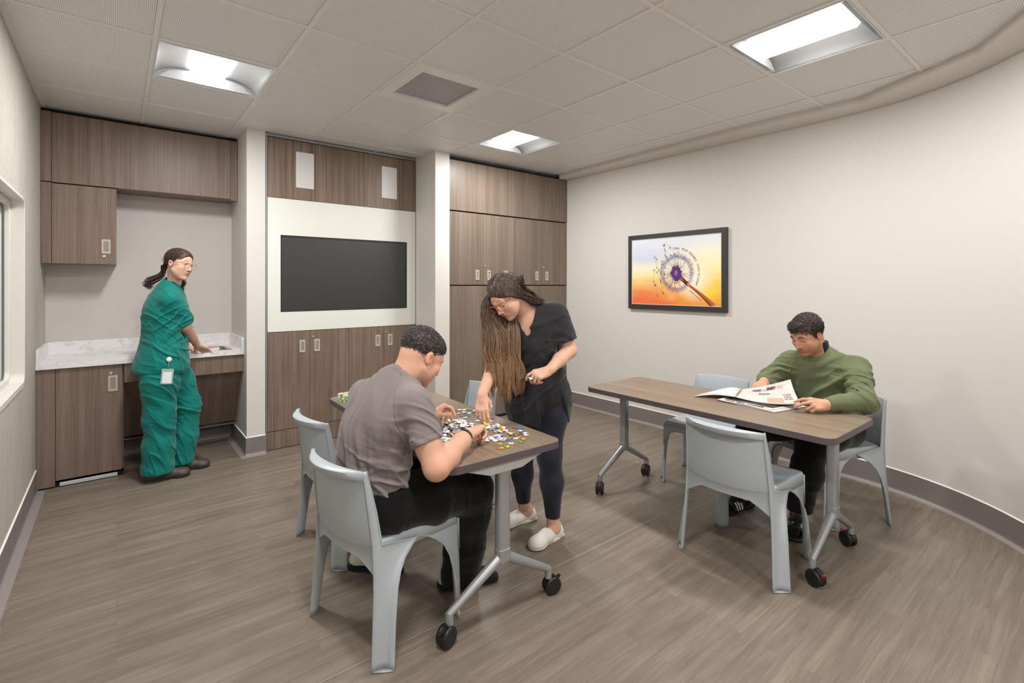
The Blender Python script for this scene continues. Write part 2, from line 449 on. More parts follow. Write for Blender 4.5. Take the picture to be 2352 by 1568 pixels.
# ---------------------------------------------------------------- cabinets
def pull(parent, x, z, y, w=.048, h=.115, side=1, lock=None, lockdx=0.0, nm='handle'):
    """recessed pull plate on a front that faces -y"""
    q = MB(); o = rrect(x - w / 2, x + w / 2, z - h / 2, z + h / 2, .005, 3); i = rrect(x - w * .27, x + w * .27, z - h * .34, z + h * .34, .003, 3)
    q.ring(o, i, y - .005, y + .001, 'y'); q.m = 1
    q.box(x - w * .27, x + w * .27, y - .001, y + .0005, z - h * .34, z + h * .34)
    q.box(x + side * w * .02, x + side * w * .25, y - .0025, y - .001, z - h * .3, z + h * .3)
    q.build(nm, [M['handle'], M['handle_in']], parent, bevel=.0012)
    if lock:
        q = MB(); lx, lz = lock
        q.lathe([(.0115, y + .001), (.0115, y - .004), (.0105, y - .0055), (.008, y - .006), (.0078, y - .0042)], (lx, 0, lz), 20, 'y')
        q.box(lx - .0012, lx + .0012, y - .0055, y - .004, lz - .005, lz + .005); q.build('lock', M['chrome'], parent, smooth=True)
def panel(nm, x0, x1, y, z0, z1, m, parent, t=.019, g=.0012, bv=.0012):
    return MB().box(x0 + g, x1 - g, y, y + t, z0 + g, z1 - g).build(nm, m, parent, bevel=bv)
W = M['wood']
# bulkhead over the alcove
t = thing('bulkhead_cabinet', 'long walnut laminate bulkhead panel spanning the top of the sink alcove under the ceiling', 'cabinet', (XL, 4.98, 2.18))
def rel_(o): return tuple(-c for c in o.location)
def under(parent, o):
    """keep world coordinates for a child of an empty"""
    o.matrix_parent_inverse = Matrix.Translation(parent.location).inverted() if parent.rotation_euler[2] == 0 else o.matrix_parent_inverse
def settle(parent):
    for c in parent.children: c.matrix_parent_inverse = Matrix.Translation(parent.location).inverted()
panel('filler_strip', XL, -.377, 4.98, 2.196, 2.716, W, t); panel('front_panel', -.377, .790, 4.98, 2.192, 2.712, W, t); panel('filler_strip', .790, .845, 4.982, 2.178, 2.712, W, t)
MB().box(XL + .002, .843, 5.0, YB - .002, 2.194, 2.20).build('underside', W, t); MB().box(XL + .002, .843, 5.02, 5.06, 2.2, 2.74).build('backing', M['dark_gap'], t); settle(t)
t = thing('wall_cabinet', 'walnut laminate wall cabinet with one locked door hanging left of the nurse', 'cabinet', (XL, 4.98, 1.587))
panel('filler_strip', XL, -.377, 4.98, 1.590, 2.190, W, t); MB().box(XL + .003, -.002, 5.0, YB - .002, 1.592, 2.188).build('body', W, t, bevel=.001)
d = panel('door', -.377, 0, 4.98, 1.590, 2.186, W, t)
pull(d, -.065, 1.729, 4.98, .055, .112, lock=(-.077, 1.654)); settle(t)
# base run
t = thing('base_cabinet', 'walnut laminate base cabinet with one locked door under the left end of the marble counter', 'cabinet', (XL, 4.72, 0))
panel('filler_strip', XL, -.337, 4.72, .010, .840, W, t); MB().box(XL + .003, .041, 4.74, YB - .01, .03, .838).build('body', W, t, bevel=.001)
d = panel('door', -.337, .030, 4.72, .048, .838, W, t)
pull(d, -.022, .699, 4.72, .056, .118, lock=(-.033, .774))
q = MB(); q.box(-.315, .004, 4.728, 4.738, .006, .030)
for k in range(4): q.box(-.310, .0, 4.722, 4.729, .008 + k * .006, .0105 + k * .006)
q.build('vent_strip', M['white'], t); MB().box(-.337, .041, 4.74, 4.76, 0, .05).build('kick_board', M['dark_gap'], t); settle(t)
t = thing('sink_apron', 'narrow walnut laminate apron board below the marble counter beside the nurse', 'cabinet panel', (.043, 4.72, .694))
panel('apron_board', .043, .846, 4.72, .694, .840, W, t)
settle(t)
t = thing('knee_panel', 'sloping walnut laminate panel hiding pipes under the sink behind the nurse', 'cabinet panel', (.043, 4.85, .2))
MB().prism([(4.792, .70), (4.812, .70), (5.115, .205), (5.100, .195)], .044, .844, 'x').build('sloped_board', M['wood_slope'], t, bevel=.001)
MB().box(.044, .844, 5.105, 5.29, .168, .176).build('bottom_ledge', M['flange'], t); settle(t)

def make_marble():
    m = mat('white marble laminate', rgb(232, 229, 227), .3, spec=.5); nt, b, ln = L(m)
    v = coords(nt, (1, 1.6, 2.2), rot=(0, .25, .35))
    n1 = noise(nt, v, 2.2, 8, .62, 1.6); n2 = noise(nt, v, 5.0, 6, .6, 2.2)
    r1 = math_(nt, 'ABSOLUTE', math_(nt, 'SUBTRACT', n1, .5)); r2 = math_(nt, 'ABSOLUTE', math_(nt, 'SUBTRACT', n2, .52))
    c = ramp(nt, r1, [(0, rgb(206, 202, 202)), (.006, rgb(226, 223, 222)), (.03, rgb(236, 234, 233))])
    c = mixc(nt, ramp(nt, r2, [(0, (.35, .35, .35, 1)), (.010, (0, 0, 0, 1))]), c, rgb(190, 186, 186))
    ln(c, b.inputs['Base Color']); return m
M['marble'] = make_marble()
t = thing('marble_countertop', 'white grey-veined marble laminate countertop with low backsplash in the sink alcove', 'countertop', (XL, 4.7, .84))
SX0, SX1, SY0, SY1 = .50, .775, 4.80, 5.13
q = MB()
for a in ((XL + .001, SX0 + .01, 4.70, YB - .002), (SX1 - .01, .8455, 4.70, YB - .002), (SX0 + .01, SX1 - .01, 4.70, SY0 + .01), (SX0 + .01, SX1 - .01, SY1 - .01, YB - .002)): q.box(a[0], a[1], a[2], a[3], .841, .876)
q.build('slab', M['marble'], t)
MB().box(XL + .001, .8455, YB - .020, YB - .001, .876, .982).build('backsplash', M['marble'], t, bevel=.0015)
MB().box(XL + .001, XL + .019, 4.702, YB - .02, .876, .982).build('side_splash', M['marble'], t, bevel=.0015)
MB().box(.828, .8458, 4.702, YB - .02, .876, .982).build('side_splash', M['marble'], t, bevel=.0015); settle(t)
t = thing('sink', 'small stainless steel drop-in sink in the marble counter', 'sink', ((SX0 + SX1) / 2, (SY0 + SY1) / 2, .876))
cx, cy = (SX1 - SX0) / 2, (SY1 - SY0) / 2
q = MB(); P = []
for ins, z, rr_ in ((0, .0005, .02), (.004, .004, .02), (.020, .004, .02), (.026, .000, .03), (.032, -.09, .04), (.05, -.115, .04), (.09, -.120, .03)):
    P.append([(a, b2, z) for a, b2 in rrect(-cx + ins, cx - ins, -cy + ins, cy - ins, rr_, 5)])
for r_ in P: r_.append(r_[0])
q.grid(P); q.build('basin', M['steel'], t, smooth=True, solid=.0015)
MB().lathe([(.02, -.119), (.02, -.117), (.014, -.1175), (.012, -.119)], (0, 0, 0), 20).build('drain', M['chrome'], t, smooth=True)

# ---------------------------------------------------------------- media wall
Y = 4.630; Z = M['wood_zebra']
t = thing('media_cabinet', 'tall striped walnut cabinet wall with white panel around the television and four lower doors', 'cabinet', (1.01, Y, 0))
MB().box(1.012, 2.424, Y + .03, YB - .1, .01, 2.70).build('body', M['dark_gap'], t)
panel('upper_panel', 1.012, 2.424, Y, 2.190, 2.712, Z, t)
TX0, TX1, TZ0, TZ1 = 1.118, 2.330, 1.192, 1.868
q = MB()
for a in ((1.0135, TX0, 1.022, 2.188), (TX1, 2.4225, 1.022, 2.188), (TX0, TX1, 1.022, TZ0), (TX0, TX1, TZ1, 2.188)): q.box(a[0], a[1], Y, Y + .02, a[2], a[3])
q.build('white_surround', M['white_panel'], t)
for x0, x1, hx, hs, lk in ((1.012, 1.366, 1.300, 1, None), (1.366, 1.721, 1.429, -1, (1.395, .959)), (1.721, 2.078, 2.012, 1, None), (2.078, 2.424, 2.141, -1, (2.103, .960))):
    d = panel('door', x0, x1, Y, .160, 1.018, Z, t); pull(d, hx, .882, Y, .050, .112, hs, lk)
panel('plinth', 1.012, 2.424, Y, .004, .157, Z, t)
q = MB(); q.box(.990, 1.009, Y - .012, Y + .02, .0, 2.738); q.box(2.4245, 2.4275, Y - .006, Y + .02, 0, 2.738); q.box(1.009, 2.4245, Y - .006, Y + .02, 2.715, 2.738); q.build('edge_trim', M['alu'], t); settle(t)
M['screen'] = mat('black screen', rgb(26, 27, 28), .38, spec=.9); M['bezel'] = mat('black bezel', rgb(40, 41, 42), .3)
t = thing('television', 'large black flat television recessed in the white panel', 'television', ((TX0 + TX1) / 2, Y + .012, (TZ0 + TZ1) / 2))
a, b_ = (TX1 - TX0) / 2 - .001, (TZ1 - TZ0) / 2 - .001
MB().box(-a, a, .002, .017, -b_, b_).build('screen', M['screen'], t)
MB().ring(rrect(-a, a, -b_, b_, .002, 1), rrect(-a + .007, a - .007, -b_ + .007, b_ - .012, .002, 1), -.004, .002, 'y').build('bezel', M['bezel'], t, bevel=.001)
M['grille'] = make_perf('white speaker grille', rgb(214, 212, 210), rgb(190, 188, 186), .004, .3)
for k, (x0, x1, z0, z1) in enumerate(((1.246, 1.400, 2.298, 2.618), (2.052, 2.214, 2.296, 2.610))):
    t = thing('wall_speaker', ('left' if k == 0 else 'right') + ' of the two white rectangular speakers set in the striped walnut panel', 'speaker', ((x0 + x1) / 2, Y, (z0 + z1) / 2), group='speakers above the television')
    a, b_ = (x1 - x0) / 2, (z1 - z0) / 2
    MB().prism(rrect(-a, a, -b_, b_, .006, 3), -.006, .001, 'y').build('speaker_frame', M['white'], t, bevel=.002)
    MB().prism(rrect(-a + .005, a - .005, -b_ + .005, b_ - .005, .004, 3), -.0072, -.003, 'y').build('speaker_grille', M['grille'], t)

# ---------------------------------------------------------------- right cabinet wall
Y = 4.250; V = M['veneer']
t = thing('storage_cabinet', 'tall grey brown veneer storage cabinet wall with four locked upper doors behind the standing woman', 'cabinet', (2.59, Y, 0))
MB().box(2.592, XR - .003, Y + .03, YB - .02, .05, 2.71).build('body', M['dark_gap'], t)
panel('top_panel', 2.591, XR - .002, Y - .004, 2.186, 2.694, V, t)
MB().box(2.591, 2.606, Y + .004, Y + .02, 1.43, 2.184).build('side_filler', V, t)
for x0, x1, hx, hs, lk in ((2.606, 3.019, 2.943, 1, None), (3.019, 3.432, 3.092, -1, (3.041, 1.632)), (3.432, 3.855, 3.774, 1, None), (3.855, 4.256, 3.930, -1, (3.875, 1.636))):
    d = panel('door', x0, x1, Y, 1.430, 2.176, V, t, g=.0018); pull(d, hx, 1.534, Y, .044, .104, hs, lk)
panel('lower_panel', 2.591, 3.019, Y + .004, .03, 1.422, V, t); panel('lower_panel', 3.019, 4.256, Y + .004, .03, 1.422, V, t)
MB().box(2.591, 4.256, Y + .012, Y + .03, 0, .03).build('kick_board', M['dark_gap'], t); settle(t)

# ---------------------------------------------------------------- framed print
M['frame_black'] = mat('matt black frame', rgb(52, 49, 49), .45)
M['white_line'] = mat('white bevel line', rgb(240, 238, 236), .5)
FW_, FH = .978, .661
def make_print():
    m = mat('sunset print', (1, 1, 1, 1), .35, spec=.4); nt, b, ln = L(m)
    tc = node(nt, 'ShaderNodeTexCoord'); sep = node(nt, 'ShaderNodeSeparateXYZ'); ln(tc.outputs['Object'], sep.inputs[0])
    s = math_(nt, 'MULTIPLY', sep.outputs[1], -1.0); z = sep.outputs[2]
    wob = noise(nt, coords(nt, (1, 1.3, 5)), 2.2, 3, .5)
    u = math_(nt, 'ADD', math_(nt, 'DIVIDE', z, FH), math_(nt, 'MULTIPLY', math_(nt, 'SUBTRACT', wob, .5), .22))
    left = ramp(nt, u, [(.0, rgb(233, 105, 68)), (.14, rgb(240, 140, 82)), (.28, rgb(247, 184, 110)), (.42, rgb(244, 224, 160)), (.55, rgb(246, 236, 205)), (.72, rgb(212, 216, 232)), (.95, rgb(226, 230, 240))])
    right = ramp(nt, u, [(.0, rgb(240, 150, 70)), (.18, rgb(252, 196, 70)), (.34, rgb(255, 214, 105)), (.55, rgb(255, 238, 180)), (.75, rgb(252, 245, 222)), (.95, rgb(234, 236, 240))])
    c = mixc(nt, ramp(nt, s, [(.25, (0, 0, 0, 1)), (.80, (1, 1, 1, 1))]), left, right)
    def glow(c, gs, gz, rad, col, k=1.0):
        a = math_(nt, 'SUBTRACT', s, gs); e = math_(nt, 'SUBTRACT', z, gz)
        d = math_(nt, 'SQRT', math_(nt, 'ADD', math_(nt, 'MULTIPLY', a, a), math_(nt, 'MULTIPLY', e, e)))
        return mixc(nt, ramp(nt, math_(nt, 'DIVIDE', d, rad), [(0, (k, k, k, 1)), (1, (0, 0, 0, 1))]), c, col)
    c = glow(c, .708, .237, .22, rgb(255, 250, 235))
    c = glow(c, .86, .13, .10, rgb(250, 220, 60), .8)
    c = glow(c, .47, .08, .06, rgb(250, 190, 140), .6)
    # soft lilac fluff ring and pale inside of the seed head
    a = math_(nt, 'SUBTRACT', s, .525); e = math_(nt, 'MULTIPLY', math_(nt, 'SUBTRACT', z, .312), 1.0)
    d = math_(nt, 'SQRT', math_(nt, 'ADD', math_(nt, 'MULTIPLY', a, a), math_(nt, 'MULTIPLY', e, e)))
    d = math_(nt, 'ADD', d, math_(nt, 'MULTIPLY', math_(nt, 'SUBTRACT', noise(nt, coords(nt), 42, 3, .6), .5), .05))
    c = mixc(nt, ramp(nt, d, [(.13, (0, 0, 0, 1)), (.155, (.62, .62, .62, 1)), (.175, (.35, .35, .35, 1)), (.20, (0, 0, 0, 1))]), c, rgb(112, 96, 150))
    c = mixc(nt, ramp(nt, d, [(.0, (.55, .55, .55, 1)), (.13, (.35, .35, .35, 1)), (.15, (0, 0, 0, 1))]), c, rgb(236, 226, 226))
    ln(c, b.inputs['Base Color']); return m
M['print'] = make_print()
M['ink'] = mat('dark plum ink', rgb(58, 40, 72), .5); M['ink_l'] = mat('lilac ink', rgb(128, 110, 160), .5); M['ink_p'] = mat('purple ink', rgb(96, 30, 110), .5)
M['stem'] = mat('orange stem ink', rgb(196, 96, 40), .5); M['stem_d'] = mat('dark stem ink', rgb(130, 60, 34), .5); M['ink_g'] = mat('grey text ink', rgb(96, 88, 84), .5)
pic = thing('framed_print', 'black framed dandelion sunset print with curved quotation on the white curved wall', 'picture', (XR - .030, 3.256, 1.2345))
# local: x out of the wall is -x, picture s runs towards -y, t is z
q = MB(); q.ring(rrect(-FW_ - .052, .048, -.051, FH + .050, .001, 1), rrect(-FW_ - .003, .003, -.003, FH + .003, .001, 1), -.004, .029, 'x'); q.build('frame', M['frame_black'], pic, bevel=.002)
MB().ring(rrect(-FW_ - .0035, .0035, -.0035, FH + .0035, .001, 1), rrect(-FW_, 0, 0, FH, .001, 1), -.002, .006, 'x').build('bevel_line', M['white_line'], pic)
pr_ = MB().box(.003, .020, -FW_ - .003, .003, -.003, FH + .003).build('print', M['print'], pic)
rd = random.Random(4); q = MB()
def stroke(a, b, w0, w1, lift=0.0, n=1, bow=0.0):
    """tapered ink stroke from a to b, given as (s, t)"""
    a, b = Vector(a), Vector(b); d = (b - a); L_ = d.length or 1e-6; nrm = Vector((-d.y, d.x)) / L_
    P = []
    for k in range(n + 1):
        f = k / n; p = a + d * f + nrm * bow * 4 * f * (1 - f); w = w0 + (w1 - w0) * f
        P.append([(.0025 - lift, -(p.x + nrm.x * w), p.y + nrm.y * w), (.0025 - lift, -(p.x - nrm.x * w), p.y - nrm.y * w)])
    q.grid(P)
cs, ct = .521, .311
q.m = 1
for k in range(330):                       # fluffy rim
    w = rd.uniform(0, 2 * PI); r0 = rd.gauss(.150, .012); l = rd.uniform(.012, .045)
    if -.9 < w - 2 * PI < -.25 and rd.random() < .6: continue
    ww = w + rd.uniform(-.35, .35); stroke((cs + r0 * math.cos(w), ct + r0 * math.sin(w)), (cs + r0 * math.cos(w) + l * math.cos(ww), ct + r0 * math.sin(w) + l * math.sin(ww)), .0010, .0002)
q.m = 0
for k in range(110):                       # rays and seeds
    w = rd.uniform(0, 2 * PI); r1 = rd.uniform(.085, .150); stroke((cs + .045 * math.cos(w), ct + .05 * math.sin(w)), (cs + r1 * math.cos(w), ct + r1 * math.sin(w)), .0007, .0004)
    stroke((cs + (r1 - .004) * math.cos(w), ct + (r1 - .004) * math.sin(w)), (cs + (r1 + .003) * math.cos(w), ct + (r1 + .003) * math.sin(w)), .0022, .001, .0001)
q.m = 2
P = [[(.0021, -(cs), ct)] * 41, [(.0021, -(cs + (.052 + .006 * math.sin(9 * a)) * math.cos(a) * 1.1), ct + (.066 + .006 * math.sin(11 * a)) * math.sin(a)) for a in [2 * PI * i / 40 for i in range(41)]]]
q.grid(P)
for k in range(60):
    w = rd.uniform(0, 2 * PI); stroke((cs + .05 * math.cos(w), ct + .06 * math.sin(w)), (cs + .068 * math.cos(w), ct + .082 * math.sin(w)), .003, .0008)
q.m = 1; P = [[(.0017, -(cs - .002), ct + .002)] * 17, [(.0017, -(cs - .002 + .018 * math.cos(a)), ct + .002 + .028 * math.sin(a)) for a in [2 * PI * i / 16 for i in range(17)]]]; q.grid(P)
q.m = 3
for k in range(14): stroke((.555 + rd.uniform(-.02, .02), .27 + rd.uniform(-.03, .03)), (.645 + rd.uniform(-.02, .02), .20 + rd.uniform(-.02, .02)), .0015, .003)
stroke((.652, .196), (.905, .004), .010, .023, .0004, 8, .006); q.m = 4; stroke((.668, .178), (.880, .004), .003, .012, .0008, 8, .006)
for (s_, t_), (e_, f_), big in (((.386, .578), (.395, .492), 1), ((.386, .578), (.408, .478), 1), ((.458, .554), (.512, .480), 1), ((.40, .53), (.46, .485), 0), ((.532, .515), (.505, .497), 0), ((.274, .463), (.300, .375), 1), ((.30, .44), (.322, .352), 1), ((.363, .42), (.355, .37), 1),
        ((.266, .335), (.266, .235), 1), ((.305, .314), (.345, .226), 1), ((.286, .187), (.309, .090), 1), ((.286, .187), (.372, .118), 1), ((.363, .393), (.347, .32), 1), ((.40, .36), (.392, .31), 0), ((.372, .126), (.345, .232), 0)):
    q.m = 0; stroke((s_, t_), (e_, f_), .0006, .0006); d = Vector((e_ - s_, f_ - t_)).normalized()
    stroke((e_ - d.x * .003, f_ - d.y * .003), (e_ + d.x * .022, f_ + d.y * .022), .0042, .0018, .0002)
    q.m = 1 if big else 0
    for k in range(14 if big else 6):
        w = math.atan2(-d.y, -d.x) + rd.uniform(-1.1, 1.1); l = rd.uniform(.015, .036); stroke((s_, t_), (s_ + l * math.cos(w), t_ + l * math.sin(w)), .0008, .0002)
q.build('dandelion_drawing', [M['ink'], M['ink_l'], M['ink_p'], M['stem'], M['stem_d']], pr_)
def glyphs(items, m, name, parent):
    """text laid out glyph by glyph: (string, size, Matrix), merged into one mesh"""
    V, F = [], []
    for s_, size, mx in items:
        if not s_.strip(): continue
        cu = bpy.data.curves.new('glyph', 'FONT'); cu.body = s_; cu.size = size; cu.align_x = 'CENTER'; cu.resolution_u = 3
        tmp = bpy.data.objects.new('glyph', cu); COL.objects.link(tmp); bpy.context.view_layer.update()
        me = bpy.data.meshes.new_from_object(tmp.evaluated_get(bpy.context.evaluated_depsgraph_get()))
        o0 = len(V); V += [tuple(mx @ v.co) for v in me.vertices]; F += [tuple(i + o0 for i in p.vertices) for p in me.polygons]
        bpy.data.objects.remove(tmp); bpy.data.curves.remove(cu); bpy.data.meshes.remove(me)
    me = bpy.data.meshes.new(name); me.from_pydata(V, [], F); me.materials.append(m); return link(bpy.data.objects.new(name, me), parent)
AX = Matrix(((0, 0, -1), (-1, 0, 0), (0, 1, 0))).to_4x4()     # text x -> -y, text y -> z, faces -x
def on_arc(s, c, r, a0, a1, size):
    n = len(s) - 1; out = []
    for k, ch in enumerate(s):
        a = math.radians(a0 + (a1 - a0) * k / n)
        out.append((ch, size, Matrix.Translation((.0015, -(c[0] + r * math.cos(a)), c[1] + r * math.sin(a))) @ AX @ Matrix.Rotation(a - PI / 2, 4, 'Z')))
    return out
glyphs(on_arc('TURN YOUR WOUNDS INTO WISDOM', (.521, .311), .228, 98, -27, .030), M['ink_g'], 'quotation', pr_)
n_ = 'OPRAH WINFREY'
glyphs([(ch, .020, Matrix.Translation((.0015, -(.662 + .118 * k / 12), .136 - .090 * k / 12)) @ AX @ Matrix.Rotation(math.radians(-37), 4, 'Z')) for k, ch in enumerate(n_)], M['ink_g'], 'signature', pr_)

# ---------------------------------------------------------------- chairs
def make_chair_mat():
    m = mat('pale blue grey moulded plastic', rgb(172, 179, 184), .38, spec=.5); nt, b, ln = L(m)
    bump(m, noise(nt, coords(nt), 420, 2), .06, .0005); return m
M['chair'] = make_chair_mat()
def interp(x, xs, ys): return float(np.interp(x, xs, ys))
def make_chair():
    r = empty('stacking_chair')
    def s_in(z): return interp(z, [0, .2, .45, .735], [.236, .226, .212, .197])
    def yr(z): return interp(z, [0, .30, .45, .735], [-.232, -.212, -.212, -.244])
    # seat: dished top rolling into a skirt
    q = MB(); rows = []
    def ring(fy0, fy1, xr, xf, rad, z, dish=0.0):
        P = []
        base = rrect(-1, 1, -1, 1, rad, 7)
        for a, b in base:
            y = fy0 + (fy1 - fy0) * (b + 1) / 2; hx = xr + (xf - xr) * (b + 1) / 2
            P.append((a * hx, y, z - dish * math.exp(-((b + .2) ** 2) * 2)))
        return P + [P[0]]
    rows.append([(0, 0, .436)] * len(ring(0, 1, 1, 1, .2, 0)))
    for sc, z in ((.3, .4365), (.6, .440), (.80, .445), (.90, .4485), (.955, .4495), (.985, .4475), (1.0, .441), (1.006, .428), (1.012, .388)):
        rows.append(ring(-.205 * sc, .222 * sc, .196 * sc, .212 * sc, .12, z))
    q.grid(rows); q.build('seat', M['chair'], r, smooth=True, solid=.005, off=-1, ang=60)
    # front skirt below the seat edge
    q = MB(); q.grid([[(x, .2225 + dy, interp(abs(x), [0, .12, .16, .19, .22], [.385, .383, .37, .33, .25]) if z is None else z) for x in np.linspace(-.212, .212, 27)] for z, dy in ((.43, 0), (None, .006))])
    q.build('front_apron', M['chair'], r, smooth=True, solid=.005)
    # backrest shell with overhanging lip
    q = MB(); rows = []
    for k in range(25):
        s = -1 + 2 * k / 24; u = 1 - s * s
        def pt(z, thick=0.0, bowk=1.0):
            return (s * (s_in(z) - .001), yr(z) + .014 - .040 * u * bowk - thick, z)
        zb = .330 + .060 * min(1, u * 1.5); zp = .450 - .018 * u
        zt = .733 + .004 * u
        prof = [pt(zb, 0, .75), pt(.43, 0, .8), pt(.52), pt(.62), pt(zt - .006), pt(zt, .003), pt(zt, .012 + .026 * u), pt(zt - .006, .016 + .032 * u), pt(zt - .028, .014 + .032 * u), pt(zt - .033, .012 + .028 * u), pt(zt - .031, .0075), pt(.62, .007), pt(.52, .007), pt(zp + .004, .008, .85), pt(zp, .0065, .85), pt(zp - .004, .0035, .84), pt(zb, .0035, .75)]
        prof.append(prof[0]); rows.append(prof)
    q.grid(rows)
    for e in (0, 24): q.add(rows[e][:-1], [tuple(range(len(rows[e]) - 1))])
    q.build('backrest', M['chair'], r, smooth=True, bevel=0, ang=50)
    # legs
    for sx in (-1, 1):
        for rear in (True, False):
            q = MB(); A = []
            zs = [0, .03, .08, .15, .22, .28, .33, .365, .39, .405, .415] + ([.45, .5, .58, .66, .72, .735] if rear else [])
            for z in zs:
                if rear:
                    x0 = s_in(z); y0 = yr(z); dy = 1; xo = interp(z, [0, .25, .34, .40, .42, .45, .735], [.290, .266, .245, .222, .212, .222, .199])
                    fa = interp(z, [0, .1, .2, .28, .33, .37, .395, .415], [-.170, -.160, -.148, -.130, -.108, -.075, -.035, 0])
                else:
                    x0 = interp(z, [0, .2, .36, .42], [.206, .204, .203, .198]); xo = interp(z, [0, .25, .34, .415], [.262, .246, .222, .202]); y0 = interp(z, [0, .44], [.238, .224]) if z < .36 else interp(z, [.36, .42], [.2265, .214]); dy = -1
                    fa = interp(z, [0, .1, .2, .28, .33, .37, .395, .415], [.182, .176, .168, .150, .128, .085, .04, -.01])
                sw = interp(z, [0, .3, .45, .6, .735], [.030, .030, .034, .028, .012]) if rear else .022
                if z > .42: P = [(x0, y0), (x0 + .001, y0 + sw * .8), (x0 + .002, y0 + sw), (x0 + (xo - x0) * .35, y0 + sw + .002), (x0 + (xo - x0) * .7, y0 + sw + .003), (xo, y0 + sw + .003)]
                else: P = [(x0, y0), (x0 + .001, y0 + dy * sw * .75), (x0 + .005, y0 + dy * (sw + .002)), (x0 + (xo - x0) * .25, y0 + (fa - y0) * .72), (x0 + (xo - x0) * .6, y0 + (fa - y0) * .90), (xo, fa)]
                A.append([(sx * a, b, z) for a, b in P])
            q.grid(A)
            b0 = A[0]; q.add([(p[0], p[1], .0035) for p in b0], [tuple(range(len(b0)))])
            q.build('leg', M['chair'], r, smooth=True, solid=.0055, ang=60)
    return r
ch0 = make_chair()
CH = [((.917, 2.008), 10, 'pale grey plastic chair nearest the camera, under the man in the grey T-shirt'),
      ((1.045, 2.735), 4, 'empty pale grey plastic chair just left of the man in the grey T-shirt'),
      ((1.75, 2.84), 170, 'empty pale blue plastic chair across the jigsaw table, behind the reaching arm'),
      ((2.600, 1.268), 1.5, 'empty pale grey plastic chair in front of the newspaper table, its back to the camera'),
      ((3.335, 1.905), 183, 'empty pale blue plastic chair behind the newspaper table, left of the reading man'),
      ((3.543, 1.205), 155, 'pale grey plastic chair that the man in the green sweatshirt is sitting on')]
for k, (c, a, lb) in enumerate(CH):
    o = ch0 if k == 0 else copy_tree(ch0)
    o.location = (c[0], c[1], 0); o.rotation_euler = (0, 0, math.radians(a - 90)); tag(o, lb, 'chair', 'moulded plastic chairs')

